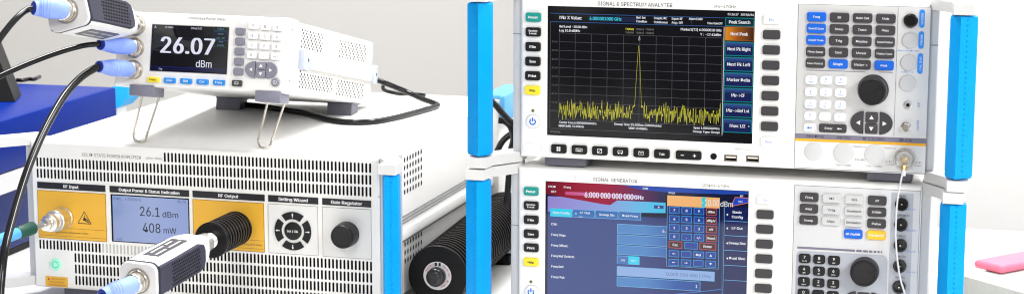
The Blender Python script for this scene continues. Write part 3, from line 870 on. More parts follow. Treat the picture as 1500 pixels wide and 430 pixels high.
g.quad(SX0 + .0025, SZ0 + .003, SX1 - .0003, SZ1 - .0335, Y0, CONT)
HEADC = glow_ramp('display_header', [(0, (110, 12, 36)), (.16, (152, 20, 48)), (.30, (158, 24, 60)), (.46, (96, 24, 78)), (.58, (22, 24, 78)), (1, (8, 14, 54))], 'X', SX0, SX1)  # red end is a booth reflection painted into the header colour
pt = lambda x, y: GN.p(x, y, Y0)
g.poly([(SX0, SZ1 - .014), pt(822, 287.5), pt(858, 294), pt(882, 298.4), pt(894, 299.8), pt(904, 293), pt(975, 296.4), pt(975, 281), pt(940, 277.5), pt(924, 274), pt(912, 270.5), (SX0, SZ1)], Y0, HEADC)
LAV = glow_ramp('display_lavender', [(0, (150, 130, 205)), (.3, (140, 160, 220)), (.55, (70, 190, 230)), (1, (20, 120, 190))], 'X', SX0, SX1)
g.poly([(pt(804, 0)[0], SZ1 - .0335), pt(975, 311.5), pt(975, 296.4), pt(904, 293), pt(894, 299.8), pt(882, 298.4), pt(858, 294), pt(822, 287.5), (pt(804, 0)[0], SZ1 - .0165)], Y1 + .0001, LAV)
g.poly([pt(912, 270.5), pt(924, 274), pt(940, 277.5), pt(975, 281), pt(1060, 284), pt(1096, 284), pt(1096, 279.8)], Y1 + .0001, glow('display_royal', (30, 70, 170), 1))
quadpx(g, 828, 280, 940, 290.5, Y1 - .00002, glow_ramp('display_freq_field', [(0, (190, 40, 90)), (.25, (205, 110, 170)), (.45, (165, 120, 195)), (.62, (40, 50, 120))], 'X', SX0, SX1))
for s, x, y, c, w, m in (('MOD', 808.9, 272.9, 3.2, 11, WT), ('OFF', 811, 280.2, 3.2, 8, WT), ('Freq', 830.9, 273.8, 3.2, 10, WT), ('6.000 000 000 000', 892, 286.3, 8.2, 73, WT), ('GHz', 936, 288.8, 5.8, 14, WT), ('CW', 945.5, 275.6, 3, 8, WT)):
    T(g, GN, s, x, y, c, m, Y2 - .0001, w, bold=.05)
CYB = glow('display_cyan_tab', (50, 205, 235), 1); TABB = glow('display_tab', (62, 112, 178), 1); BOXE = glow('display_box_edge', (110, 180, 230), 1); LBX = glow('display_light_box', (140, 172, 222), 1)
BOXB = glow_ramp('display_box', [(0, (76, 134, 194)), (.5, (74, 130, 192)), (.66, (30, 80, 160)), (1, (16, 50, 130))], 'X', SX0, SX1)  # boxes fade to the right too, following the painted glass reflection
for i, (t, xa, xb) in enumerate((('Base Config', 806, 838), ('LF Out', 838.8, 871), ('Sweep Sin', 872, 905.5), ('Dual Freq', 906.3, 939))):
    ya = 304.3 + (xa - 806) * .045
    quadpx(g, xa, ya, xb, ya + 13.5, Y1 - .00005, BOXE if i else CYB)
    if i: quadpx(g, xa + .7, ya + .7, xb - .7, ya + 12.9, Y1 - .0001, TABB)
    T(g, GN, t, (xa + xb) / 2 + (2 if i == 1 else 0), ya + 6.8 - (1.5 if i == 1 else 0), 3.2, WT, Y2 - .0001, min(25, len(t) * 2.5), bold=.06)
    if i == 1: T(g, GN, 'Sine', (xa + xb) / 2 - 4, ya + 11, 2, WT, Y2 - .0001); g.disc(*GN.p(843.5, 312.3, Y2), .0014, Y2 - .0001, BOXE, 14)
for i, t in enumerate(('CW:', 'Freq Step:', 'Freq Offset:', 'Freq Ref Switch:', 'Freq Ref:', 'Freq Mul:')):
    y = 327.4 + i * 15.4
    T(g, GN, t, 807.8, y, 3.4, WT, Y2 - .0001, None, 'l', .06)
    x1 = 1050 if i < 4 else (1047 if i == 4 else 1026)
    xa = 904 - i * .1; ya = 327 + i * 15.45
    sl = (x1 - xa) * .046
    if i == 3:
        quadpx(g, xa, ya, xa + 33, ya + 14, Y1, BOXE); quadpx(g, xa + .7, ya + .7, xa + 16.5, ya + 13.4, Y1 - .0001, TABB); quadpx(g, xa + 16.5, ya + .8, xa + 32.4, ya + 13.4, Y1 - .0001, CYB)
        T(g, GN, 'ON', xa + 8.5, ya + 7, 3, WT, Y2 - .0001, None, 'c', .02); T(g, GN, 'OFF', xa + 24.5, ya + 7.8, 3, WT, Y2 - .0001, None, 'c', .02); continue
    a = GN.p(xa, ya, Y1); b = GN.p(xa, ya + 14, Y1); x1l = GN.p(x1, ya + sl, Y1)[0]
    g.quad(a[0], b[1], x1l, a[1], Y1, BOXE)
    g.quad(a[0] + .0005, b[1] + .0005, x1l - .0005, a[1] - .0005, Y1 - .0001, LBX if i == 4 else BOXB)
    if i == 4: g.text('0.000 000 000 | MHz', x1l - .004, (a[1] + b[1]) / 2, .0034, Y2 - .0001, glow('display_grey_text', (70, 90, 140), 1), None, 'r'); 
    if i == 5: g.text('1', x1l - .003, (a[1] + b[1]) / 2, .0032, Y2 - .0001, WT, None, 'r', .02)
    if i == 0: g.text('6.', GN.p(975, 336, Y2)[0], (a[1] + b[1]) / 2, .0032, Y2 - .0001, WT, None, 'r', .02)
quadpx(g, 958, 300, 972, 305.5, Y1 - .0003, glow('display_home_tab', (40, 70, 140), 1)); tri(g, *GN.p(965, 302.6, Y2), .0012, 'u', Y1 - .0004, WT)
# sweep of light along the bottom of the picture
pts = [GN.p(985 + 12 * i, 430 - .9 * i - .06 * i * i, Y0) for i in range(10)]
for i in range(9): g.line(pts[i], pts[i + 1], .0007, Y1, glow('display_swoosh', (60, 130, 210), 1))
# right soft menu
xa, xb = GN.p(1061.5, 340, Y1)[0], GN.p(1095.6, 340, Y1)[0]
g.quad(xa - .0022, SZ0 + .003, xb, GN.p(1078, 303, Y1)[1], Y1 - .0001, glow('display_menu_navy', (10, 24, 84), 1))
for d in (0, .0014): g.quad(xa - .0022 + d, SZ0 + .003, xa - .0018 + d, GN.p(1062, 303, Y1)[1], Y1 - .0002, BOXE if d else LBL)
for t, y, yl in (('Basic|Config', 313.7, 324), ('LF Out', 333.6, 345.3), ('Sweep Sinc', 355.5, 366.8), ('Dual Sinc', 377.6, 388.8), ('', 400, 410.5)):
    z = GN.p(1079, yl, Y1)[1]; g.quad(xa, z, xb, z + .0005, Y1 - .0002, LBL if 0 else BOXE)
    for k, tt in enumerate(t.split('|')):
        if tt:
            u, v = GN.p(1080, y + (k - .5 if '|' in t else 0) * 7, Y2); g.text(tt, u, v, .0026, Y2 - .0002, WT, min(len(tt) * 2.6, 25) * PXM, 'c', .07)
    if t: u, v = GN.p(1065, y, Y2); tri(g, u, v, .0013, 'l', Y2 - .0002, WT)
q = [GN.p(x, y, Y1) for x, y in ((1071, 301.5), (1096, 296.5), (1096, 289.5), (1077, 288.5))]; ORL = glow('display_orange_line', (230, 120, 70), 1)
g.poly(q, Y1 - .0002, glow('display_rf_blue', (24, 70, 190), 1))
for i in range(4): g.line(q[i], q[(i + 1) % 4], .0006, Y1 - .0003, ORL)
T(g, GN, 'RF', 1086.5, 286.8, 3, WT, Y2 - .0003, None, 'c', .02); T(g, GN, 'ON', 1084.5, 294.8, 3, WT, Y2 - .0003, None, 'c', .02)
scr = g.build('screen', R, flat=True)
# on-screen keypad window
g = G(); a = GN.p(977.4, 300, Y1); b = GN.p(1052.5, 392, Y1); zt = GN.p(1015, 287.2, Y1)[1]; zb = GN.p(1015, 391.2, Y1)[1]
g.quad(a[0], zb, b[0], zt, Y1 - .0004, BOXE); g.quad(a[0] + .0004, zb + .0004, b[0] - .0004, zt - .0004, Y1 - .0005, glow('display_keypad_navy', (8, 26, 88), 1))
fz = GN.p(1015, 302.6, Y1)[1]; g.quad(a[0], fz, b[0], zt, Y1 - .0006, glow('display_peach', (240, 178, 112), 1))
cz = (fz + zt) / 2
cu = GN.p(1031, 295, Y1)[0]; g.quad(cu - .0022, fz + .0004, cu + .0022, zt - .0004, Y1 - .0007, glow('display_caret_cyan', (60, 200, 210), 1))
g.text('-10.00', b[0] - .0006, cz, .0066, Y1 - .0009, WT, .0185, 'r', .015)
g.text('dBm', b[0] + .0008, cz - .0006, .0056, Y1 - .0009, WT, .0132, 'l', .01)
T(g, GN, 'Ampl', 984, 281.8, 3.2, WT, Y2 - .0002, 10, bold=.02)
KB = glow('display_key_blue', (14, 60, 150), 1); KE = glow('display_key_edge', (50, 150, 220), 1); KR = glow('display_key_brown', (66, 22, 30), 1); KRE = glow('display_key_red_edge', (200, 90, 80), 1)


def vk(x, y, w, h, t, red=False):
    u, v = GN.p(x, y, Y1); w *= PXM; h *= PXM
    g.quad(u - w / 2, v - h / 2, u + w / 2, v + h / 2, Y1 - .0006, KRE if red else KE); e = .0006
    g.quad(u - w / 2 + e, v - h / 2 + e, u + w / 2 - e, v + h / 2 - e, Y1 - .0007, KR if red else KB)
    if t in 'udlr' and t: (tri if t in 'ud' else arrow)(g, u, v, .0015 if t in 'ud' else .0017, t, Y1 - .0009, WT)
    elif t: g.text(t, u, v, .0026, Y1 - .0009, WT, None if len(t) < 4 else .0088, 'c', .07)


for i, row in enumerate((['7', '8', '9', 'dBm'], ['4', '5', '6', 'dBµV'], ['1', '2', '3', 'nV'], ['0', '.', '+/-', 'More1'])):
    for j, t in enumerate(row): vk(987.9 + j * 18.05, 307 + i * 12.85 + j * .85, 15.2, 10.4, t, j == 3)
vk(989.6, 357.6, 20, 10.4, 'Esc', True); vk(1012.4, 359, 20, 10.4, ''); vk(1037, 360.2, 24.5, 10.4, 'Enter', True)
for j, t in enumerate(('l', '', 'Del', 'u')): vk(987.4 + j * 18, 370.6 + j * .85, 15.2, 10, t)
for j, t in enumerate(('l', 'r', '', 'd')): vk(987 + j * 18, 383.2 + j * .85, 15.2, 10, t)
g.build('keypad_window', scr, flat=True)
#@@PART2
# =================================================================== POWER AMPLIFIER
AM = Inst('power_amplifier', (-1.121, 2.0792, .0133), Matrix.Rotation(math.radians(-1.297), 3, 'Z'), 'wide white power amplifier with amber panels and rows of vent slots, under the power meter', 'power amplifier')
R = AM.root; AW, AH, AD = .4318, .1735, .509; PA = .00084
g = G(); g.box(.0003, AW - .0003, .0065, AD, .0005, AH, WHITE, .002)
# side relief: slide rail, dark strip painted as its shadow, seams and vents
rz1 = AM.side(640, 303, AW)[1]; rz0 = AM.side(640, 317, AW)[1]
g.box(AW - .001, AW + .006, .05, AD - .01, rz0, rz1, WHITE, .001); g.box(AW - .001, AW + .003, .05, AD - .01, rz0 - .004, rz0 + .0005, SEAM_SHADE)
for dz in (.0045, .0085, .0125): g.box(AW - .001, AW + .0012, .05, AD - .01, rz1 + dz, rz1 + dz + .0009, SEAM_SHADE)
g.build('body', R)
for xa, ya, rows in ((592.5, 234.5, 5), (592.5, 361, 3)):
    g = G()
    yA, zA = AM.side(617, 221.5, AW) if rows == 5 else AM.side(617, 342, AW); yB, _ = AM.side(592.5, 234, AW); _, zB = AM.side(617, 267.5, AW) if rows == 5 else AM.side(617, 366, AW)
    for i in range(rows):
        for j in range(7):
            y = yB + (yA - yB) * j / 6; z = zA + (zB - zA) * i / (rows - 1)
            pts = [(y + .0022 * math.cos(a), z + .0032 * math.sin(a)) for a in [k * math.pi / 5 for k in range(10)]]
            g.add([(AW + .0002, p[0], p[1]) for p in pts], [tuple(range(10))], HOLE)
    g.build('side_vent', R, flat=True)

u0 = AM.p(54.6, 237.5)[0]; u1 = AM.p(542.3, 262)[0]; NC = 92; pit = (u1 - u0) / (NC - 1)
za = AM.p(541, 245.7)[1]; zb = (AM.p(541, 262.4)[1] + AM.p(55, 237.4)[1]) / 2; zc = (AM.p(541, 280.4)[1] + AM.p(55, 253.3)[1]) / 2
za = zb + (zb - zc)
l1 = (AM.p(60, 357)[1] + AM.p(543, 389)[1]) / 2; l2 = (AM.p(111, 377)[1] + AM.p(543, 406)[1]) / 2; rp = l1 - l2
print('rows', za, zb, zc, l1, l2)
rp = (l1 - AM.p(111, 409)[1]) / 3 if False else rp
lows = [l1 - rp * k for k in range(4)]
cola = min(range(NC), key=lambda k: abs(u0 + pit * k - AM.p(242.5, 230)[0])); colb = min(range(NC), key=lambda k: abs(u0 + pit * k - AM.p(111, 385)[0]))
SW, SH = .0024, .0112
g = G(); rph = zb - zc
bands = []
hx0, hx1 = u0 - pit / 2, u1 + pit / 2
xa = u0 + pit * (cola - .5); xb = u0 + pit * (colb - .5)
holes = [(xa, za - rph / 2, hx1, za + rph / 2), (hx0, zb - rph / 2, hx1, zb + rph / 2), (hx0, zc - rph / 2, hx1, zc + rph / 2), (hx0, l1 - rp / 2, hx1, l1 + rp / 2)]
for k in range(1, 4): holes.append((xb, lows[k] - rp / 2, hx1, lows[k] + rp / 2))
panel_holes(g, .0015, AW - .0015, .0015, AH - .0012, holes, 0, AMPF, .0001)
ring(g, (.0015, AW - .0015, .0015, AH - .0012, 0), (0, AW, 0, AH, .0015), OFFW)
ring(g, (0, AW, 0, AH, .0015), (0, AW, 0, AH, .009), OFFW)
for k in range(NC):
    x = u0 + pit * k
    for z, c0 in ((za, cola), (zb, 0), (zc, 0)):
        if k >= c0: slot_cell(g, x, z, pit, rph, SW, SH, 0, AMPF, .004, HOLE)
    for i, z in enumerate(lows):
        if i == 0 or k >= colb:
            sh = i == 0 and 17 < k < 41
            slot_cell(g, x, z, pit, rp, SW, SH, 0, AMPF, .0008 if sh else .004, HOLEGREY if sh else HOLE)
g.build('front_panel', R, ang=30)


def ap(x, y, yy=-.0006): return AM.p(x, y, yy)


def rect4(q):   # measured corners TL, TR, BR, BL -> local x0, z0, x1, z1
    a = [ap(*p) for p in q]
    return (a[0][0] + a[3][0]) / 2, (a[2][1] + a[3][1]) / 2, (a[1][0] + a[2][0]) / 2, (a[0][1] + a[1][1]) / 2


bars = [('RF Input', (54.4, 265.1), (154, 271.3), (154, 280.3), (54.6, 274), 23), ('Output Power & Status Indication', (160.5, 271.2), (276.8, 278.2), (276.8, 287.6), (160.6, 281), 91),
        ('RF Output', (282, 279), (387.5, 285.3), (387.5, 294.3), (282, 288.5), 29), ('Setting Wizard', (392.8, 285.1), (466, 289.3), (466, 299.3), (392.9, 295.2), 42), ('Gain Regulator', (471.9, 289.8), (543.5, 293.6), (543.5, 303.8), (472, 299.6), 44)]
bz = [rect4(b[1:5]) for b in bars]; bz0 = sum(b[1] for b in bz) / 5; bz1 = sum(b[3] for b in bz) / 5
for b, q in zip(bars, bz):
    g = G(); g.box(q[0], q[2], -.0007, .0005, bz0, bz1, BAR); g.text(b[0], (q[0] + q[2]) / 2, (bz0 + bz1) / 2, .0036, -.0009, INKW, b[5] * PA, 'c', .05); g.build('label_bar', R, flat=True)
pz = [rect4(q) for q in (((54.6, 276.8), (155.5, 283.3), (156, 354), (56.8, 347)), ((283, 291), (387.2, 297.3), (387.2, 368.5), (283, 362)), ((392.8, 297.4), (466, 302.6), (466, 374.2), (393.5, 369.5)), ((472.3, 302.6), (544, 306.3), (544, 380), (473, 374.2)))]
pz0 = sum(p[1] for p in pz) / 4; pz1 = sum(p[3] for p in pz) / 4
for i, q in enumerate(pz):
    g = G(); g.box(q[0], q[2], -.0007, .0005, pz0, pz1, AMBER if i < 2 else mat('pale_control_plate', (.74, .735, .72), .4, noise=.01))
    e = SEAM_SHADE if i > 1 else mat('amber_line', (.16, .10, .02), .5, noise=0)
    g.frame(q[0], pz0, q[2], pz1, .0004, -.0009, e)
    if i < 2:
        for dz in (.0075, .0150 - .0018): g.quad(q[0] + .001, pz0 + dz - (.004 if dz < .01 else 0), q[2] - .001, pz0 + dz - (.0037 if dz < .01 else -.0003), -.0009, e)
        zt = pz0 + .0083
        cxm = (q[0] + q[2]) / 2
        g.text('Maximum input power 0 dBm' if i == 0 else 'Load first before enabling the load', cxm if i == 0 else q[2] - .003, zt, .0019, -.0009, INKB, .041 if i == 0 else .062, 'c' if i == 0 else 'r')
        if i == 0:
            tx = q[0] + .024
            for a, b in (((-1, -1), (1, -1)), ((1, -1), (0, 1)), ((0, 1), (-1, -1))): g.line((tx + a[0] * .0016, zt + a[1] * .0014), (tx + b[0] * .0016, zt + b[1] * .0014), .0003, -.0009, INKB)
    if i == 0:
        cx_, cz_ = AM.p(123.6, 318.5, -.0009); s = .0085
        P3 = [(cx_ - s, cz_ - s * .8), (cx_ + s, cz_ - s * .8), (cx_, cz_ + s * .85)]
        for k in range(3): g.line(P3[k], P3[(k + 1) % 3], .0008, -.0009, INKB)
        g.disc(cx_, cz_ - .0018, .0019, -.0010, INKB, 16); g.line((cx_ + .0005, cz_ - .003), (cx_ + .006, cz_ - .0055), .0012, -.0010, INKB); g.line((cx_ + .002, cz_ - .001), (cx_ + .0052, cz_ - .0035), .0009, -.0011, INKB); g.line((cx_, cz_ + .003), (cx_, cz_ + .0005), .0008, -.0010, INKB)
    g.build('connector_plate' if i < 2 else 'control_plate', R, flat=True)
# display
q = rect4(((162.1, 283.4), (277.4, 290.9), (277.4, 360), (164.0, 353)))
g = G(); g.box(q[0], q[2], -.0007, .0005, q[1], q[3], BLACK, 0)
LCD = glow_ramp('lcd_blue', [(0, (136, 154, 200)), (.5, (148, 164, 208)), (1, (134, 152, 204))], 'X', q[0], q[2])
g.quad(q[0] + .0022, q[1] + .001, q[2] - .0010, q[3] - .0012, -.0009, LCD)
LI = glow('lcd_ink', (22, 26, 44), 1); LI2 = glow('lcd_faint_ink', (60, 70, 120), 1)
for s, x, y, c, w, m in (('26.1', 219.5, 309.5, 13, 29.5, LI), ('dBm', 249.5, 314, 8, 23.5, LI), ('408', 222, 333.2, 13, 26.5, LI), ('mW', 249, 337.2, 8, 19, LI), ('Freq', 171.5, 290.2, 3.6, 10, LI2), ('6.0000GHz', 195, 291.6, 3.6, 24, LI2), ('38.1°C', 266, 294.9, 3.6, 13.5, LI), ('out1', 175, 349.2, 3, 9, LI2), ('RF On', 264, 355, 3, 12, LI2)):
    u, v = AM.p(x, y, -.001); g.text(s, u, v, c * PA, -.0011, m, w * PA, 'c', .014 if c > 5 else 0)
g.build('screen', R, flat=True)
# cursor pad
cx_, cz_ = AM.p(429.3, 337.7, -.001); RO, RI = 26.2 * PA, 14.6 * PA
for k, d in enumerate('ruld'):
    a0, a1 = math.radians(90 * k - 37), math.radians(90 * k + 37); n = 12
    o = [(cx_ + RO * math.cos(a0 + (a1 - a0) * i / n), cz_ + RO * math.sin(a0 + (a1 - a0) * i / n)) for i in range(n + 1)]
    i_ = [(cx_ + RI * 1.13 * math.cos(a1 + (a0 - a1) * i / n), cz_ + RI * 1.13 * math.sin(a1 + (a0 - a1) * i / n)) for i in range(n + 1)]
    g = G(); pts = o + i_
    N = len(pts)
    vs = [(x, 0, z) for x, z in pts] + [(x, -.0024, z) for x, z in pts] ; fs = [(i, (i + 1) % N, N + (i + 1) % N, N + i) for i in range(N)]
    for i in range(n): fs.append((N + i, N + i + 1, N + N - 2 - i, N + N - 1 - i))
    g.add(vs, fs, BLACKKEY)
    am_ = math.radians(90 * k); arrow(g, cx_ + (RO + RI * 1.13) / 2 * math.cos(am_), cz_ + (RO + RI * 1.13) / 2 * math.sin(am_), .0024, d, -.0026, INKW)
    g.build('arrow_key', R)
g = G(); g.lathe([(0, RI * .86), (.002, RI * .84), (.0026, RI * .72), (.0026, .0001)], (cx_, 0, cz_), (0, -1, 0), BLACKKEY, 36); g.text('Set / OK', cx_, cz_, .0026, -.0028, INKW, .0135, 'c', .03); g.build('select_button', R)
u, v = AM.p(508, 342.3, -.002); knob('knob', u, v, 17.2 * PA, .019, R, dimple=False)
# standby lamp button and warning sticker
u, v = AM.p(81.6, 386.6, -.001); g = G(); r = 8.4 * PA
lamp_ = mat('green_lamp', (.30, .78, .55), .4, noise=0); lamp_.node_tree.nodes['Principled BSDF'].inputs['Emission Color'].default_value = (.35, 1, .68, 1); lamp_.node_tree.nodes['Principled BSDF'].inputs['Emission Strength'].default_value = .22
g.lathe([(0, r), (.0012, r), (.0016, r * .9), (.0016, .0001)], (u, 0, v), (0, -1, 0), lamp_, 36)
for k in range(24):
    a = 6.2832 * k / 24; b = 6.2832 * (k + 1) / 24
    g.poly([(u + r * s * math.cos(t), v + r * s * math.sin(t)) for t, s in ((a, .46), (a, .62), (b, .62), (b, .46))], -.0019, mat('lamp_ring', (.20, .55, .42), .4, noise=0))
g.build('standby_button', R)
q = rect4(((66.3, 403), (98.8, 405.6), (99.2, 420), (67, 418.2)))
g = G(); g.box(q[0], q[2], -.0004, .0002, q[1], q[3], AMBER)
for k, (s, w) in enumerate((('Do not turn on', 20), ('the power before', 23), ('connecting the load', 26))): g.text(s, (q[0] + q[2]) / 2 + (.003 if k == 0 else 0), q[3] - .0028 - k * .0036, .0018, -.0006, mat('sticker_ink', (.28, .08, .02), .5, noise=0), w * PA)
tri(g, q[0] + .0045, q[3] - .0032, .0018, 'u', -.0006, INKRED); g.build('warning_sticker', R, flat=True)
g = G(); u, v = AM.p(163, 228.2); g.text('SOLID STATE POWER AMPLIFIER', u, v, 4.3 * PA, -.0002, INKLT, 90 * PA); g.build('lettering', R, flat=True); g = G(); u, v = AM.p(226, 231.6); g.text('6GHz~18GHz', u, v, 3 * PA, -.0002, INKLT, 24 * PA)
g.build('lettering', R, flat=True)
for xa in (.030, .36):
    for ya in (.012, AD - .07):
        g = G(); g.box(xa, xa + .045, ya, ya + .05, -.0133, .001, SLATE, .002); g.build('foot', R)
g = G(); g.box(AW - .0012, AW + .0012, -.0002, .0008, AM.p(556, 288)[1] - .0003, AM.p(556, 288)[1] + .0003, SEAM_SHADE); g.build('seam', R)
hpx(AM, 1, AW, .004, AH - .002, 554, 578, 258.5, None, 340, .028)
hpx(AM, -1, AW, .004, AH - .002, -50, -17, 222, None, 300, .028)

# =================================================================== POWER METER
MT = Inst('power_meter', (-1.0088, 2.0702, .2578), rotm(math.radians(3.376), math.radians(-10.315), math.radians(.96)), 'small white power meter reading 26.07 dBm, propped on wire legs on the amplifier', 'power meter')
R = MT.root; MW, MH, MD, BZ = .2046, .0855, .375, .040; PMt = .00083
g = G(); g.box(.002, MW - .0006, BZ - .004, MD, .0015, MH - .0015, WHITE, .003)
# carrying strip along the side
sa = MT.side(448, 75, MW); sb = MT.side(448, 101, MW); sc = MT.side(540, 96, MW); sd = MT.side(540, 121, MW)
zA, zB = (sa[1] + sc[1]) / 2, (sb[1] + sd[1]) / 2
y0_, y1_ = MT.side(438, 85, MW)[0], MT.side(546, 105, MW)[0]
g.box(MW - .001, MW + .004, y0_ + .02, y1_ - .008, zB + .001, zA - .002, WHITE, .001)
g.box(MW - .001, MW + .0022, y0_ + .02, y1_ - .008, zB - .0018, zB + .001, HOLEGREY)
g.build('body', R)
for ya, yb in ((y0_, y0_ + .030), (y1_ - .016, y1_ + .003)):
    g = G(); g.box(MW - .001, MW + .0065, ya, yb, zB - .001, zA + .001, LILAC, .0015); g.lathe([(0, .0022), (.0004, .0022), (.0004, .0001)], (MW + .0062, (ya + yb) / 2 + .002, (zA + zB) / 2), (1, 0, 0), BLACK, 14); g.build('side_bracket', R)
for (xa, ya), (xb, yb), (xc, yc), nr, ncol in (((443.5, 44), (471, 51.5), (442, 68.5), 7, 8), ((499, 60), (534.5, 68), (497.5, 82.5), 7, 10), ((440.5, 104.5), (485, 112.5), (438.5, 127), 7, 12), ((495, 114), (530.5, 121), (494, 137.5), 7, 10)):
    g = G(); A_ = MT.side(xa, ya, MW); B_ = MT.side(xb, yb, MW); C_ = MT.side(xc, yc, MW)
    zt = (A_[1] + B_[1]) / 2 if abs(A_[1] - B_[1]) < .01 else A_[1]
    for i in range(nr):
        for j in range(ncol):
            y = A_[0] + (B_[0] - A_[0]) * (j + (.5 if i % 2 else 0)) / (ncol - 1); z = A_[1] + (C_[1] - A_[1]) * i / (nr - 1) + (B_[1] - A_[1]) * j / (ncol - 1)
            if zB - .003 < z < zA + .002: continue
            g.add([(MW - .0004, y + .0021 * math.cos(k * 1.0472), z + .0016 * math.sin(k * 1.0472)) for k in range(6)], [tuple(range(6))], HOLE)
    g.build('side_vent', R, flat=True)
for x, y in ((428.5, 43.5), (424.2, 118)):
    g = G(); q = MT.side(x, y, MW); g.add([(MW + .0003, q[0] + .0014 * math.cos(k * .7854), q[1] + .0014 * math.sin(k * .7854)) for k in range(8)], [tuple(range(8))], HOLE)
    g.build('screw', R, flat=True)
g = G(); r = .005
panel_holes(g, r, MW - r, r, MH - r, [], 0, OFFW, 0)
prev = (r, MW - r, r, MH - r, 0)
for a in (22.5, 45, 67.5, 90):
    s, c = math.sin(math.radians(a)), math.cos(math.radians(a)); cur = (r - r * s, MW - r + r * s, r - r * s, MH - r + r * s, r - r * c); ring(g, prev, cur, OFFW); prev = cur
cur = (0, MW, 0, MH, BZ); ring(g, prev, cur, OFFW); ring(g, cur, (.004, MW - .004, .004, MH - .004, BZ), OFFW)
g.build('front_panel', R)


def mp(x, y, yy=-.0006): return MT.p(x, y, yy)


tl, tr, bl, br = mp(222.8, 35.6), mp(335.5, 40.6), mp(219.8, 103.6), mp(331.7, 108.8)
x0, x1, z0, z1 = (tl[0] + bl[0]) / 2, (tr[0] + br[0]) / 2, (bl[1] + br[1]) / 2, (tl[1] + tr[1]) / 2
g = G(); g.box(x0, x1, -.0006, .0006, z0, z1, BLACK); g.frame(x0 - .0007, z0 - .0007, x1 + .0007, z1 + .0007, .0007, -.0002, BRACKET)
g.quad(x0 + .0008, z0 + .0008, x1 - .0008, z1 - .0008, -.0008, glow('meter_black', (10, 10, 16), 1))
MWH = glow('meter_white', (222, 224, 240), 1)
g.quad(x0 + .001, z0 + .0052, x1 - .001, z0 + .0055, -.0010, glow('meter_blue_line', (30, 50, 150), 1)); g.quad(x0 + .001, z0 + .001, x1 - .001, z0 + .005, -.0009, glow('meter_blue_strip', (10, 12, 52), 1))
for s, x, y, c, w, b in (('26.07', 275, 67.2, 22, 76, .05), ('dBm', 298.7, 93.8, 9.6, 22.5, .012), ('10.0dBm', 248, 40, 2.6, 12, 0), ('Offset:0.00', 288, 41.9, 2.6, 16, 0), ('A', 228, 39.6, 3.4, 3, 0), ('Trig', 235, 101, 2.4, 5, 0)):
    u, v = mp(x, y); g.text(s, u, v, c * PMt, -.0011, MWH, w * PMt, 'c', b)
for y, h, t, cb in ((42.7, 5.4, 'Track 1', (20, 90, 60)), (53, 12, 'Sensor|mW   Off', (20, 60, 140)), (64, 10, 'Auto|20.000', (20, 90, 60))):
    u, v = mp(323.5, y); w = 17 * PMt / 2 * 1.15; hh = h * PMt / 2
    g.frame(u - w, v - hh, u + w, v + hh, .0004, -.0010, glow('meter_box_%d' % cb[2], cb, 1))
    for k, tt in enumerate(t.split('|')): g.text(tt, u, v + ((.5 - k) * hh if '|' in t else 0), .0017, -.0012, glow('meter_status', (100, 150, 190), 1))
g.build('screen', R, flat=True)


def mkey(name, x, y, w, h, m, txt=None, ink=INKW, cap=3, yf=-.004, tw=None, r=None):
    g = G(); u, v = MT.p(x, y, yf); g.key(u, v, w * PMt, h * PMt, 0, yf, m, r=r)
    if txt: g.text(txt, u, v, cap * PMt, yf - .00015, ink, tw and tw * PMt, 'c', .02)
    return g.build(name, R), u, v


for i, (t, m) in enumerate((('Menu', YELLOW), ('Chan', CYANKEY), ('Rel', CYANKEY), ('Cal', CYANKEY), ('Freq', CYANKEY))):
    mkey('function_key', 223.6 + i * 24.1, 116.6 + i * 1.02, 16.5, 7.4, m, t, INKW if i else INKB, tw=len(t) * 2.3)
o, u, v = mkey('function_key', 346.4, 121.8, 14, 8.6, GREYKEY); g = G(); g.frame(u - .0022, v - .0014, u + .0022, v + .0014, .0005, -.0043, INKW); g.build('icon', o, flat=True)
for i in range(5): mkey('softkey', 351.4 - i * .8, 45.7 + i * 14.75, 13.2, 10.2, MIDSLATE)
nk = [['7', '8', '9'], ['4', '5', '6'], ['1', '2', '3'], ['0', '.', '+/-']]
for i, j, (u, v) in grid(MT.p(370.6, 37.8, -.004), MT.p(406.4, 40.4, -.004), MT.p(368, 80.6, -.004), MT.p(403.7, 82.9, -.004), 4, 3):
    g = G(); g.key(u, v, 14 * PMt, 9.6 * PMt, 0, -.004, WHITEKEY, r=.0016); g.text(nk[i][j], u, v, .0030, -.0042, INKLT); g.build('number_key', R)
dpad(MT, MT.p(381.8, 102.3, -.004), 22.6 * PMt, 11.4 * PMt, MIDSLATE, -.004, .0010)
g = G(); u, v = MT.p(403, 120.5, -.002); r = 5.2 * PMt
g.lathe([(0, r * 1.35), (.0004, r * 1.3)], (u, 0, v), (0, -1, 0), BRACKET, 30); g.lathe([(0, r), (.0028, r * .95), (.0034, r * .8), (.0034, .0001)], (u, 0, v), (0, -1, 0), MIDSLATE, 30)
for k in range(16):
    a0 = math.radians(125 + 290 * k / 16); a1 = math.radians(125 + 290 * (k + 1) / 16)
    g.poly([(u + r * s * math.cos(a), v + r * s * math.sin(a)) for a, s in ((a0, .40), (a0, .54), (a1, .54), (a1, .40))], -.0036, INKW)
g.quad(u - r * .08, v, u + r * .08, v + r * .6, -.0036, INKW); g.build('power_button', R)
g = G(); u, v = mp(303.4, 27.5); g.text('Microwave Power Meter', u, v, 3.5 * PMt, -.0002, INKLT, 53 * PMt); g.build('lettering', R, flat=True)
ztop = AM.w(0, 0, AH).z
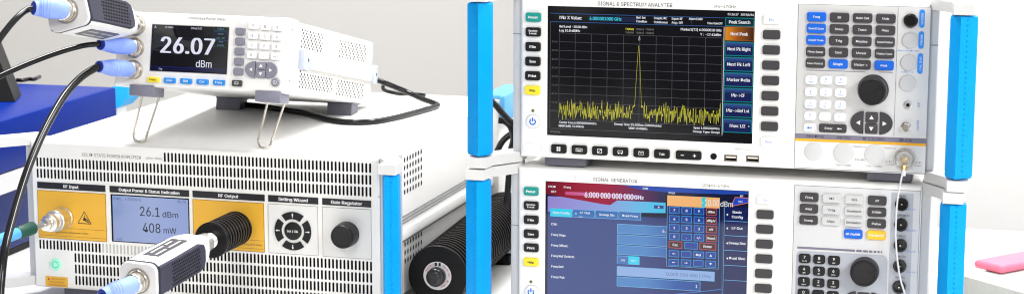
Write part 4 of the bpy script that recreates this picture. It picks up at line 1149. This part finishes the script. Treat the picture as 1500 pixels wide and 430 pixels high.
# front feet with fold-out wire bails, rear feet
iM = MT.M.inverted()
for xa, xb, ft in ((190, 225.5, ((196, 201), (199, 205.5), (211.5, 206.5), (216, 201))), (374.5, 411.6, ((378.6, 210), (381.5, 214.6), (394, 215), (399, 209)))):
    a = MT.p(xa, 130, .001)[0]; b = MT.p(xb, 134, .001)[0]
    g = G(); g.box(a, b, -.001, .034, -.0105, .002, MIDSLATE, .0012); ft_o = g.build('foot', R)
    wl = [iM @ at_z(x, y, ztop + .0019) for x, y in ft]
    zmin = [ztop + .0019] * 4
    p0 = Vector((a + (b - a) * .42, .010, -.008)); p1 = Vector((b - .0015, .024, -.008))
    w0, w1, w2, w3 = wl
    lift = iM.to_3x3() @ Vector((0, 0, .005))
    g = G(); g.tube([p0, p0.lerp(w0 + lift, .5), w0 + lift, w1, w2, w3 + lift, p1.lerp(w3 + lift, .5), p1], .0013, METAL, 10, smooth=6); g.build('wire_leg', ft_o)
for xa, xb in ((316, 356), (484, 513)):
    c = iM @ at_z((xa + xb) / 2 + 2, 159 if xa < 400 else 167, ztop); g = G()
    hgt = -c.z
    g.box(c.x - .017, c.x + .017, c.y - .012, c.y + .02, 0.0, .003, SLATE); 
    # rubber foot cut level with the amplifier top
    cor = [(c.x - .016, c.y - .012), (c.x + .016, c.y - .012), (c.x + .016, c.y + .018), (c.x - .016, c.y + .018)]
    vs = []
    for x, y in cor:
        wp = MT.w(x, y, 0); dn = MT.Q @ Vector((0, 0, -1)); t = (ztop + .0003 - wp.z) / dn.z; vs.append((x, y, -t))
    vs += [(x, y, .001) for x, y in cor]
    g.add(vs, [(3, 2, 1, 0), (0, 1, 5, 4), (1, 2, 6, 5), (2, 3, 7, 6), (3, 0, 4, 7)], SLATE); g.build('foot', R)
CONN = [MT.p(196.2, 37.6, -.006), MT.p(194.4, 69.8, -.006), MT.p(192.3, 102.4, -.006)]
for u, v in CONN:
    g = G(); g.lathe([(0, .0118), (.0015, .0118), (.002, .0108), (.002, .0001)], (u, 0, v), (0, -1, 0), METAL, 32); g.build('connector', R)


# =================================================================== PLUGS, SENSORS, CABLES
def frame_from(o, ax, up=Vector((0, 0, 1)), roll=0.):
    """matrix with local y along ax, local z as near as possible to up"""
    y = ax.normalized(); x = y.cross(up).normalized(); z = x.cross(y)
    m = Matrix((x, y, z)).transposed() @ Matrix.Rotation(roll, 3, 'Y')
    return mat4(m, o)


def cable_thing(name, start, ax, boot_end, path, label, cat, rc=.0036, group=None, ring_r=.0102, ring_l=.015, taper=1.0):
    """black cable with a blue moulded boot and a knurled metal plug; start is where the plug meets its socket"""
    M = mat4(Matrix.Identity(3), start); rt = thing(name, M, label, cat, group); inv = M.inverted()
    L = lambda p: inv @ p
    ax = ax.normalized(); e = ax * ring_l; rr = ring_r
    g = G(); pr = [(0, rr * .95), (.0008, rr), (.0035, rr), (.0040, rr * .95), (.0045, rr), (ring_l - .003, rr), (ring_l - .0015, rr * .96), (ring_l, rr * .8), (ring_l, .0001)]
    g.lathe(pr, (0, 0, 0), ax, METAL, 40)
    g.build('plug', rt)
    s0 = e - ax * .003; be = L(boot_end)
    d = (be - s0)
    b1 = s0 + ax * d.length * .33; b2 = s0 + (b1 - s0) * .5 + d * .45
    pts = [s0, s0.lerp(b1, .9), b2, s0 + d * .8, be]
    rads = [rr * .86 * taper, rr * .93 * taper, rr * .90 * taper, rr * .74 * taper, rr * .66 * taper]
    g = G(); g.tube(pts, rads, BOOT, 26, True, 8)
    P_, R_ = catmull(pts, rads, 8)
    for k in range(14, 25, 2): # moulded grip ribs
        a = P_[k]; t = (P_[k + 1] - P_[k - 1]).normalized(); g.lathe([(-.0008, R_[k] * .99), (0, R_[k] * 1.045), (.0008, R_[k] * .99)], a, t, BOOT, 26, False)
    tip = (P_[-1] - P_[-2]).normalized(); g.lathe([(0, R_[-1] * .97), (.0006, R_[-1] * .86), (.00061, .0001)], P_[-1] - tip * .0002, tip, BOOTIN, 24); g.build('boot', rt)
    g = G(); g.tube([be - tip * .006] + [L(p) for p in path], rc, CABLE, 16, True, 10); g.build('cable', rt)
    return rt


def sensor(name, E, N_, up, roll, w, h, label, flip=1):
    """hand-sized sensor from its cable end E to its nose N_"""
    Lh = (N_ - E).length; M = frame_from(E, N_ - E, up, roll); rt = thing(name, M, label, 'power sensor')

    def loft(g, secs, m, cap0=True, cap1=True):
        n = len(rrect(0, 0, 1, 1, .2, 5)); vs, fs = [], []
        for t, ww, hh, r in secs: vs += [(x, t, z) for x, z in rrect(0, 0, ww, hh, r, 5)]
        for k in range(len(secs) - 1):
            for i in range(n): j = (i + 1) % n; fs.append((k * n + i, k * n + j, k * n + n + j, k * n + n + i))
        if cap0: fs.append(tuple(range(n)))
        if cap1: fs.append(tuple((len(secs) - 1) * n + i for i in reversed(range(n))))
        g.add(vs, fs, m)
    r = .009
    g = G(); loft(g, [(.006, w * .985, h * .985, r), (Lh * .30, w, h, r), (Lh * .74, w * .97, h * .96, r), (Lh * .80, w * .92, h * .92, r), (Lh * .90, w * .80, h * .82, r), (Lh * .97, w * .62, h * .66, r * .9), (Lh, w * .50, h * .56, r * .8)], WHITE)
    g.build('body', rt)
    g = G(); loft(g, [(0, w * .95, h * .95, r), (.0015, w * .985, h * .985, r), (.0045, w * .985, h * .985, r)], mat('sensor_end', (.62, .61, .60), .4, noise=.02)); g.build('end_cap', rt)
    g = G(); loft(g, [(.0045, w * 1.0, h * 1.0, r), (.0078, w * 1.0, h * 1.0, r)], PADSLATE); g.build('gasket', rt)
    for sg in (-1, 1):
        g = G(); a, b = .006, Lh * .78; zz = h * .40; xo = w / 2 + .0012
        prof = [(a, -zz), (b - .012, -zz), (b - .003, -zz * .82), (b, -zz * .4), (b, zz * .4), (b - .003, zz * .82), (b - .012, zz), (a, zz)]
        n = len(prof); xi = w / 2 - .004
        ks = [(xi, 1), (xo - .0012, 1), (xo, .94)]
        vs = []
        my = (a + b) / 2
        for x, k in ks: vs += [(sg * x, my + (y - my) * (k if k == 1 else .985), z * k) for y, z in prof]
        fs = [(q * n + i, q * n + (i + 1) % n, q * n + n + (i + 1) % n, q * n + n + i) for q in range(2) for i in range(n)] + [tuple(2 * n + i for i in range(n))]
        g.add(vs, fs, PADSLATE)
        nr, nc = 7, 17
        for i in range(nr):
            for j in range(nc):
                y = Lh * .24 + (b - .012 - Lh * .24) * (j + (.5 if i % 2 else 0)) / nc; z = zz * .72 * (i / (nr - 1) * 2 - 1)
                g.lathe([(0, .0013), (.0005, .0010), (.0006, .0001)], (sg * xo, y, z), (sg, 0, 0), BLACK, 8)
        g.build('side_grip', rt)
    for sg in (1, -1):
        g = G(); zt = sg * (h * .5 + .0003); x0, x1, a, b = -w * .22, w * .22, Lh * .20, Lh * .66
        g.box(x0, x1, a, b, min(zt - .0010 * sg, zt), max(zt - .0010 * sg, zt), mat('sensor_label', (.06, .06, .07), .4, noise=.05))
        for k in range(2):
            xx = -w * .10 + k * w * .19
            for q0, q1 in ((.06, .42), (.50, .92)) if k else ((.12, .55), (.62, .85)):
                y0, y1 = a + (b - a) * q0, a + (b - a) * q1
                g.add([(xx - .0016, y0, zt + sg * .0002), (xx + .0016, y0, zt + sg * .0002), (xx + .0016, y1, zt + sg * .0002), (xx - .0016, y1, zt + sg * .0002)], [(0, 1, 2, 3)], mat('label_print', (.42, .42, .43), .5, noise=0))
        g.build('label_plate', rt)
    g = G(); g.lathe([(-.0025, .0117), (-.0015, .0122), (.0015, .0122)], (0, 0, 0), (0, 1, 0), METAL, 40); g.lathe([(-.0010, .0135), (.001, .0135)], (0, 0, 0), (0, 1, 0), mat('socket_ring', (.25, .24, .23), .4, noise=.05), 40); g.build('socket', rt)
    g = G(); g.lathe([(-.004, w * .27), (.004, w * .27), (.005, w * .25), (.012, w * .25), (.012, .0001)], (0, Lh, 0), (0, 1, 0), CHROME, 36)
    g.build('nose_ring', rt)
    return rt, M


# --- sensor on the meter's first socket
fwd = MT.Q @ Vector((0, -1, 0))
N1 = MT.w(CONN[0][0], -.028, CONN[0][1]); E1 = at_depth(97.5, 16.5, depth(N1) - .150)
up1 = MT.Q @ Vector((0, 0, 1))
s1, SM1 = sensor('power_sensor', E1, N1, up1, math.radians(-17), .047, .039, 'white power sensor with slate grip pad, plugged into the top socket of the power meter')
g = G(); ax = (E1 - N1).normalized(); M = SM1
Lh = (N1 - E1).length
g.lathe([(.010, .0105), (.0205, .0105), (.0215, .0098), (.028, .0098)], (0, Lh, 0), (0, 1, 0), METAL, 36); g.build('plug', s1)
# --- sensor on the attenuator
AX = AM.Q @ Vector((0, -1, 0))
OC = AM.p(350.5, 331.3, -.006)
AT0 = AM.w(OC[0], -.001, OC[1])
M = frame_from(AT0, AX); at = thing('attenuator', M, 'black finned attenuator screwed into the amber RF output panel of the amplifier', 'attenuator')
g = G(); g.lathe([(0, .0105), (.002, .0105), (.0022, .009), (.010, .0088), (.0105, .0095), (.014, .0095)], (0, 0, 0), (0, 1, 0), CHROME, 36); g.build('plug', at)
g = G(); prof = [(.013, .010)]; t = .0135
prof += [(t, .0185)]
for k in range(9):
    prof += [(t + .0004, .0196), (t + .0030, .0196), (t + .0034, .0192), (t + .0036, .0150), (t + .0064, .0150), (t + .0066, .0192)]; t += .0070
prof += [(t + .0004, .0200), (t + .0052, .0200), (t + .0060, .0190), (t + .0062, .0001)]
g.lathe(prof, (0, 0, 0), (0, 1, 0), FIN, 56)
for k in range(9): g.lathe([(.0135 + k * .007 + .0006, .01965), (.0135 + k * .007 + .0010, .01965)], (0, 0, 0), (0, 1, 0), FINEDGE, 56, False)
g.build('heat_sink', at); tA = t + .0062
g = G(); g.lathe([(0, .0085), (.010, .0085), (.0105, .0078), (.014, .0078), (.014, .0001)], (0, tA, 0), (0, 1, 0), CHROME, 36)
for k in range(5): g.lathe([(.0015 + k * .0018, .0085), (.0020 + k * .0018, .0089), (.0025 + k * .0018, .0085)], (0, tA, 0), (0, 1, 0), CHROME, 36, False)
g.build('socket', at)
N2 = AT0 + AX * (tA + .027); E2 = at_depth(202.5, 410.5, depth(N2) - .125)
print('sensor2 nose px', depth(N2))
s2, SM2 = sensor('power_sensor', E2, N2, Vector((0, 0, 1)), math.radians(2), .0425, .0385, 'white power sensor with a dark label on top, screwed onto the black attenuator')

c1 = at_depth(49, 12, depth(E1) - .030)
pA = [at_depth(x, y, depth(E1) - .03 - k * .012) for k, (x, y) in enumerate(((40, 14.5), (25, 26), (10, 43), (-4, 63), (-16, 90), (-24, 125)))]
axs = (E1 - N1).normalized()
cable_thing('sensor_cable', E1 + axs * .002, axs, c1, pA, 'black cable with a pale blue boot plugged into the upper power sensor', 'cable', .0034, ring_r=.0112, ring_l=.012)
Q1 = MT.w(CONN[1][0], -.002, CONN[1][1]); b1 = at_depth(147.5, 65.0, depth(Q1) - .060)
pB = [at_depth(x, y, depth(Q1) - .062 - k * .015) for k, (x, y) in enumerate(((141, 65), (120, 67.5), (90, 75.5), (60, 86), (30, 98), (0, 111.5), (-30, 127), (-55, 150)))]
cable_thing('sensor_cable', Q1, fwd, b1, pB, 'black cable with a blue boot plugged into the middle socket of the power meter', 'cable', .0031, ring_r=.0101)
Q2 = MT.w(CONN[2][0], -.002, CONN[2][1]); b2 = at_depth(145, 97.6, depth(Q2) - .060)
dq = depth(Q2) - .062
pC = [at_depth(x, y, dq - k) for k, (x, y) in ((.0, (139.5, 100)), (.015, (119, 113)), (.035, (98, 135)), (.06, (80, 163)), (.09, (60.5, 200)), (.12, (43.5, 240)), (.15, (28, 286)), (.18, (15, 332)), (.20, (7, 365)), (.21, (3, 395)), (.215, (0, 430)), (.22, (-2, 470)))]
cable_thing('sensor_cable', Q2, fwd, b2, pC, 'long black cable with a blue boot hanging from the lowest socket of the power meter', 'cable', .0043, ring_r=.0101)
ax2 = (E2 - N2).normalized(); b3 = at_depth(150, 432, depth(E2) - .042)
pD = [at_depth(x, y, depth(E2) - .045 - k * .02) for k, (x, y) in enumerate(((146, 435), (128, 446), (105, 466), (85, 495)))]
cable_thing('sensor_cable', E2 + ax2 * .002, ax2, b3, pD, 'cable with a pale blue ribbed boot plugged into the lower power sensor', 'cable', .0034, ring_r=.0108, ring_l=.012)

# --- RF input lead
IC = AM.p(91.5, 318.8, -.004); P0 = AM.w(IC[0], -.001, IC[1]); M = frame_from(P0, AX); rf = thing('coaxial_lead', M, 'light blue coaxial lead with chrome screw plug and green sleeve in the RF input', 'cable'); inv = M.inverted()
g = G(); g.lathe([(0, .0128), (.003, .0130), (.004, .0122), (.010, .0122), (.0105, .0128), (.022, .0128), (.0232, .0118), (.0232, .0088), (.028, .0085), (.029, .0102), (.0345, .0102), (.0355, .009), (.036, .006), (.040, .0058), (.041, .0075), (.044, .0072), (.045, .004)], (0, 0, 0), (0, 1, 0), CHROME, 40); g.build('screw_plug', rf)
tipw = AM.w(IC[0], -.043, IC[1]); dz = depth(tipw)
A1 = at_depth(50, 332.5, dz - .016); A2 = at_depth(26, 341, dz - .036); A3 = at_depth(8, 347.5, dz - .055); A4 = at_depth(-20, 360, dz - .085); A5 = at_depth(-60, 385, dz - .12)
g = G(); g.tube([inv @ tipw, inv @ tipw.lerp(A1, .5), inv @ A1], .0026, METAL, 14, smooth=0)
g.build('rod', rf)
g = G(); d = (A2 - A1).normalized(); g.lathe([(0, .004), (.001, .0070), (.003, .0076), ((A2 - A1).length - .002, .0078), ((A2 - A1).length, .0072), ((A2 - A1).length, .0001)], inv @ A1, (inv.to_3x3() @ d), GREENSLV, 30); g.build('sleeve', rf)
g = G(); g.tube([inv @ p for p in (A1.lerp(A2, .8), A2, A3, A4, A5)], .0066, SKYB, 22, smooth=8); g.build('cable', rf)

# --- mains cord lying on the amplifier, behind the meter
zc_ = ztop + .0036
pts = [at_z(x, y, zc_ + k) for x, y, k in ((330, 153, 0), (370, 154, 0), (415, 160.5, 0), (447, 165.5, 0), (480, 174.5, 0), (510, 178.5, 0), (545, 178, 0), (575, 173, 0), (605, 165.5, 0), (630, 158.5, 0), (641, 154.5, 0), (636, 151, .002), (618, 144.5, .006), (598, 135.5, .012), (575, 126, .020), (552, 117, .028))]
pts.append(MT.w(MW * .8, MD + .002, .05))
g = G(); g.tube(pts, .0036, CABLE, 16, smooth=10); tag(g.build('mains_cable'), 'black mains cord looped on the white amplifier top behind the power meter', 'cord')
pts = [at_z(x, y, zc_ + k) for x, y, k in ((554, 118, .018), (562, 131, .004), (580, 136.5, 0), (604, 137.6, 0), (622, 139.5, 0))]
g = G(); g.tube([MT.w(MW * .7, MD + .002, .04)] + pts, .0026, CABLE, 12, smooth=8); tag(g.build('thin_cable'), 'thin black cord end lying beside the looped mains cord on the amplifier', 'cord')

# --- tethered clear cap on the analyzer input
c = AN.w(RFX, -.0145, RFZ); M = mat4(Matrix.Identity(3), c); tc_ = thing('protective_cap', M, 'clear plastic cap on a thin white cord, covering the analyzer input connector', 'protective cap'); inv = M.inverted()
g = G(); r = .0112
g.lathe([(-.012, r * .98), (.002, r), (.004, r * .96), (.0045, r * .8), (.0048, .0001)], (0, 0, 0), (0, -1, 0), CLEAR, 40, False)
g.lathe([(-.012, r * .90), (.0015, r * .92), (.0032, r * .78), (.0034, .0001)], (0, 0, 0), (0, -1, 0), CLEAR, 40, False); g.build('cap', tc_)
g = G(); g.lathe([(0, .0032), (.004, .0030), (.006, .0018), (.0062, .0001)], (0, -.0035, -.006), (0, -.5, -.9), BRASS, 18)
g.lathe([(0, .0022), (.006, .0018), (.0065, .0001)], (.0005, -.0055, -.0095), (0, -.4, -1), CORDW, 14); g.build('ferrule', tc_)
pw = [AN.w(*(lambda q: (q[0], yy, q[1]))(AN.p(x, y, yy))) for x, y, yy in ((1325, 243, -.021), (1322.5, 252, -.023), (1318.5, 270, -.024), (1315, 290, -.023), (1313, 312, -.020), (1312, 338, -.017), (1313, 364, -.015), (1315.5, 388, -.015), (1319, 408, -.016), (1325, 428, -.018), (1332, 452, -.02))]
g = G(); g.tube([inv @ p for p in pw], .00095, CORDW, 12, smooth=8); g.build('cord', tc_)

# =================================================================== THINGS ON THE TABLE
b = at_z(641, 452, 0); r = .0352
M = mat4(Matrix.Rotation(math.radians(1.5), 3, 'Z'), Vector((b.x, b.y, 0))); dl = thing('dummy_load', M, 'big black finned cylindrical load with a white ring label, lying between the two instrument stacks', 'dummy load')
zc2 = r + .0045
g = G(); prof = [(0, .012), (.0001, r * .985), (.001, r), (.0045, r), (.005, r * .97)]; t = .005
for k in range(35):
    prof += [(t + .0002, r * .70), (t + .0068, r * .70), (t + .0070, r * .97), (t + .0074, r), (t + .0090, r), (t + .0095, r * .95)]; t += .0095
prof += [(t + .002, r), (t + .006, r), (t + .006, .0001)]
g.lathe(prof, (0, 0, zc2), (0, 1, 0), FIN, 64)
for k in range(35): g.lathe([(.005 + k * .0095 + .0078, r * 1.003), (.005 + k * .0095 + .0087, r * 1.003)], (0, 0, zc2), (0, 1, 0), FINEDGE, 64, False)
g.build('heat_sink', dl)
for ya in (.01, .24): g = G(); g.box(-.03, .03, ya, ya + .02, -.0002, .012, BLACK, .002); g.build('cradle', dl)
g = G(); n = 48; ra, rb = r * .475, r * .24
lab = mat('white_label', (.82, .80, .80), .45, noise=.02)
vs = [(q * math.cos(6.28318 * i / n), -.0004, zc2 + q * math.sin(6.28318 * i / n)) for q in (ra, rb) for i in range(n)]
g.add(vs, [(i, (i + 1) % n, n + (i + 1) % n, n + i) for i in range(n)], lab)


def arctext(g, s, r, a0, step, cap, m):
    for k, ch in enumerate(s):
        vs, fs = glyphs(ch, 0)
        if not vs: continue
        a = math.radians(a0 - k * step); kk = cap / CAPH; w = (min(v.x for v in vs) + max(v.x for v in vs)) / 2
        ex = Vector((math.sin(a), 0, -math.cos(a))); ez = Vector((math.cos(a), 0, math.sin(a)))
        g.add([Vector((0, -.0006, zc2)) + ez * r + ex * ((v.x - w) * kk) + ez * (v.y * kk) for v in vs], fs, m)


arctext(g, 'CAUTION HOT', ra * .78, 160, 6.4, .0022, INKRED); arctext(g, 'SURFACE', ra * .58, 155, 9, .0020, INKRED); arctext(g, '30W 50 OHM', ra * .78, 60, 6.5, .0020, INKRED); arctext(g, 'DC-18GHz', ra * .76, -25, 6.5, .0020, INKRED)
for dx in (-.0018, .0028): g.quad(dx - .0012, zc2 + ra * .70, dx + .0014, zc2 + ra * .93, -.0007, INKB)
g.build('ring_label', dl, flat=True)
g = G(); g.lathe([(0, .0104), (.0015, .0110), (.010, .0108), (.0115, .0098), (.012, .0060), (.013, .0050), (.0135, .0001)], (0, -.0005, zc2), (0, -1, 0), mat('black_gloss_cap', (.02, .02, .021), .22, noise=.1), 36); g.build('screw_cap', dl)

tb = G(); tb.box(-2.4, 1.4, 1.35, 2.78, -.04, 0, mat('white_table_top', (.80, .80, .795), .4, noise=.012, scale=6), .004); t_o = tb.build('table'); tag(t_o, 'white table top carrying the instrument stacks', 'table')
for x in (-2.3, 1.3):
    for y in (1.45, 2.68):
        g = G(); g.box(x - .025, x + .025, y - .025, y + .025, -.74, -.041, WHITE, .003); g.build('leg', t_o)
# blue case standing at the left
XC = -1.262
far = at_x(170.5, 127, XC); zT = far.z
zW1 = at_x(15, 251.3, XC).z; zW0 = at_x(20, 278, XC).z; zB_ = at_x(20, 362, XC).z
bc = thing('equipment_case', Matrix.Translation((XC, far.y, 0)), 'big blue equipment case with a white stripe, behind the black cables at the left', 'equipment case')
for nm, a, b, m in (('upper_shell', zW1, zT, NAVYTOP), ('stripe', zW0, zW1, WHITE), ('lower_panel', zB_, zW0, NAVYLOW), ('base', 0, zB_, BLACK)):
    g = G(); g.box(-.75, 0 if nm != 'stripe' else .002, -1.0, 0, a + .0004, b - .0004, m, .004 if nm == 'upper_shell' else 0); g.build(nm, bc)
cyd = depth(far) + .12
pq = [at_depth(x, y, cyd) for x, y in ((164, 127), (187.5, 127), (187.5, 143), (173, 158), (164, 160))]; dv = Vector((0, .05, 0)); pq2 = [p + dv for p in pq]
g = G(); n = 5; g.add(pq + pq2, [tuple(range(5)), tuple(range(9, 4, -1))] + [(i, (i + 1) % 5, 5 + (i + 1) % 5, 5 + i) for i in range(5)], CYANP); cy = g.build('display_panel'); tag(cy, 'bright cyan panel peeking out behind the blue case', 'panel')
st1 = at_depth(181, 151, cyd); g = G(); g.box(st1.x - .03, st1.x - .015, st1.y + .008, st1.y + .04, 0, st1.z - .004, WHITE); g.build('stand', cy)
# black tablet stand leaning on the case
d0 = depth(at_z(25, 146, zT)); B0 = at_z(22, 149, zT); B1 = at_z(31.5, 139.5, zT)
Tn = (at_depth(-18, 60, d0) - at_depth(24, 140, d0)); Tn = Tn + Vector((0, .02, 0))
wv = Vector((-.12, -.03, 0)); th = B1 - B0
vs = [B0, B1, B1 + wv, B0 + wv]; vs = [v + Vector((0, 0, .0006)) for v in vs]; vs += [v + Tn * 1.6 for v in vs]
g = G(); g.add(vs, [(0, 1, 2, 3), (7, 6, 5, 4), (0, 4, 5, 1), (1, 5, 6, 2), (2, 6, 7, 3), (3, 7, 4, 0)], BLACK); tag(g.build('tablet'), 'black tablet standing tilted on the blue case', 'tablet')
g = G(); g.tube([at_z(x, y, zT + .003) for x, y in ((24, 117.5), (34, 117.5), (42, 116), (50, 116), (58, 112.5))], .003, CABLE, 10, smooth=6); tag(g.build('short_cable'), 'short dark cable end lying on the blue case', 'cable')
# cables and a small white box behind the analyzer
wb = at_depth(727, 182, 2.62)
g = G(); g.box(wb.x - .03, wb.x + .004, wb.y, wb.y + .12, 0, at_depth(727, 146, 2.62).z, WHITE, .004); bx = g.build('white_box'); tag(bx, 'white box with a blue corner trim, behind the blue handle of the analyzer', 'box')
g = G(); zt_ = at_depth(727, 139, 2.62).z; zb_ = at_depth(738, 179, 2.62).z; g.box(wb.x + .0045, wb.x + .012, wb.y - .002, wb.y + .12, zb_, zt_, SKYB, .002); g.box(wb.x - .02, wb.x + .004, wb.y + .01, wb.y + .12, at_depth(727, 146, 2.62).z + .0005, zt_ - .001, SKYB, .001); g.build('corner_trim', bx)
for k, (pl, lb) in enumerate(((((716, 144), (727, 155), (738, 168), (748, 178), (762, 186), (790, 196)), 'black cable running behind the analyzer, highest of the three beside its blue handle'),
                            (((730, 176), (738, 177), (746, 183), (750, 192), (752, 204), (748, 222), (745, 262), (742, 300)), 'black cable bending down behind the analyzer, middle of the three beside its blue handle'),
                            (((724, 232), (729, 220), (736, 207), (746, 198), (760, 192), (785, 188)), 'black cable arching up behind the analyzer, lowest of the three beside its blue handle'))):
    g = G(); g.tube([at_depth(x, y, 2.54 + .02 * k) for x, y in pl], .0042, CABLE, 14, smooth=8); tag(g.build('black_cable'), lb, 'cable')
pk = at_depth(745, 300, 2.5)
g = G(); g.box(pk.x - .008, pk.x + .06, pk.y + .10, pk.y + .16, 0, at_depth(745, 262, 2.6).z, mat('dark_grey_box', (.08, .08, .085), .5, noise=.2), .004); tag(g.build('adapter'), 'dark grey adapter block standing behind the signal generator', 'adapter')
# right hand end: grey pad with a pink roll on it
z_ = .03; a = at_z(1404, 401.5, z_); b_ = at_z(1560, 378, z_)
ex = Vector((b_.x - a.x, b_.y - a.y, 0)); ey = Vector((ex.y, -ex.x, 0)).normalized() * .35
q = [a, a + ex, a + ex + ey, a + ey]
g = G(); vs = [Vector((p.x, p.y, 0.0003)) for p in q] + [Vector((p.x, p.y, z_)) for p in q]; g.add(vs, [(0, 1, 2, 3), (7, 6, 5, 4), (0, 4, 5, 1), (1, 5, 6, 2), (2, 6, 7, 3), (3, 7, 4, 0)], mat('grey_felt', (.46, .47, .45), .9, noise=.08, scale=120)); tag(g.build('grey_pad'), 'pale grey felt pad on the table beside the generator handle', 'pad')
rr_ = .0092
p1 = at_z(1446, 386, z_ + rr_); p2 = at_z(1530, 370, z_ + rr_)
PINK = mat('pink_plastic', srgb((242, 118, 146)), .4, noise=.04, scale=30)
rr_ = .0065; L_ = (p2 - p1).length; Mp = frame_from(p1, p2 - p1)
g = G(); g.xf = Mp; g.box(-.022, .022, 0, L_, -.0090, .0016, PINK, .0048, 4); g.xf = None
tag(g.build('pink_tray'), 'pink rounded plastic tray lying on the pale grey pad', 'tray')

# =================================================================== SETTING
WALL = mat('pale_wall', (.62, .61, .595), .8, noise=.02, scale=2)
g = G(); g.box(-4.5, 4.0, 4.0, 4.1, -.75, 3.2, WALL); tag(g.build('wall'), 'pale plain wall far behind the table', 'wall')
g = G(); g.box(-5, 4.5, -1.0, 4.3, -.80, -.75, mat('floor_grey', (.45, .44, .43), .6, noise=.05, scale=3)); tag(g.build('floor'), 'pale grey floor under the table', 'floor', kind='structure')
# bright white exhibition panel on the right part of the wall
g = G(); g.box(-.42, 3.0, 3.3, 3.34, -.75, 2.2, mat('white_panel', (.86, .86, .86), .6, noise=.01), .004); tag(g.build('partition'), 'bright white exhibition partition behind the right end of the table', 'partition')

# =================================================================== LIGHT
w = bpy.data.worlds.new('World'); S.world = w; w.use_nodes = True; nt = w.node_tree
bg = nt.nodes['Background']; tcn = nt.nodes.new('ShaderNodeTexCoord'); nz = nt.nodes.new('ShaderNodeTexNoise'); nz.inputs['Scale'].default_value = 17; nz.inputs['Detail'].default_value = 1.5  # made-up bright and dark patches to give the screens soft reflections
nt.links.new(tcn.outputs['Generated'], nz.inputs['Vector'])
cr = nt.nodes.new('ShaderNodeValToRGB'); cr.color_ramp.elements[0].position = .47; cr.color_ramp.elements[0].color = (.05, .05, .052, 1); cr.color_ramp.elements[1].position = .60; cr.color_ramp.elements[1].color = (1.5, 1.47, 1.42, 1)
nt.links.new(nz.outputs['Fac'], cr.inputs['Fac'])
# unseen hall made up: dimmed below the horizon for darker screen reflections
sx = nt.nodes.new('ShaderNodeSeparateXYZ'); nt.links.new(tcn.outputs['Generated'], sx.inputs[0])
mr = nt.nodes.new('ShaderNodeMapRange'); mr.inputs['From Min'].default_value = -.09; mr.inputs['From Max'].default_value = .02; mr.inputs['To Min'].default_value = .85; mr.inputs['To Max'].default_value = 1.25
nt.links.new(sx.outputs['Z'], mr.inputs['Value'])
mr2 = nt.nodes.new('ShaderNodeMapRange'); mr2.inputs['From Min'].default_value = -.7; mr2.inputs['From Max'].default_value = .8; mr2.inputs['To Min'].default_value = .5; mr2.inputs['To Max'].default_value = 1.5
nt.links.new(sx.outputs['X'], mr2.inputs['Value'])      # right side brightened, left dimmed: made up to contrast the handle faces
mu = nt.nodes.new('ShaderNodeMath'); mu.operation = 'MULTIPLY'; nt.links.new(mr.outputs['Result'], mu.inputs[0]); nt.links.new(mr2.outputs['Result'], mu.inputs[1])
vm = nt.nodes.new('ShaderNodeVectorMath'); vm.operation = 'SCALE'; nt.links.new(cr.outputs['Color'], vm.inputs[0]); nt.links.new(mu.outputs[0], vm.inputs['Scale'])
nt.links.new(vm.outputs['Vector'], bg.inputs['Color'])
bg.inputs['Strength'].default_value = .82


def area(name, loc, target, size, power, col=(1, 1, 1), sy=None):
    l = bpy.data.lights.new(name, 'AREA'); l.energy = power; l.size = size; l.color = col
    if sy: l.shape = 'RECTANGLE'; l.size_y = sy
    o = bpy.data.objects.new(name, l); COL.objects.link(o); o.location = loc
    o.rotation_euler = (Vector(target) - Vector(loc)).to_track_quat('-Z', 'Y').to_euler(); return o


area('overhead_lamp', (-1.2, 2.55, 2.3), (-.75, 2.25, 0), .6, 58, (1, .985, .96))
area('front_fill', (-.9, -.6, 1.9), (-.9, 2.1, .15), 1.0, 26, (1, .975, .94))  # added fill from an unseen source, lifts the fronts of the left stack
area('key_lamp', (1.5, .5, 1.35), (-.5, 2.1, .2), .7, 37)
area('partition_fill', (.3, 2.6, 2.2), (.25, 3.3, .2), .8, 60)  # added unseen light that whitens the partition
area('wall_fill', (-1.6, 3.0, 2.4), (-1.5, 4.0, .3), 1.2, 5)  # added unseen light that lifts the wall at the left
S.view_settings.view_transform = 'Standard'; S.view_settings.look = 'None'; S.view_settings.exposure = 0; S.view_settings.gamma = 1
S.cycles.max_bounces = 8; S.cycles.filter_width = 1.1
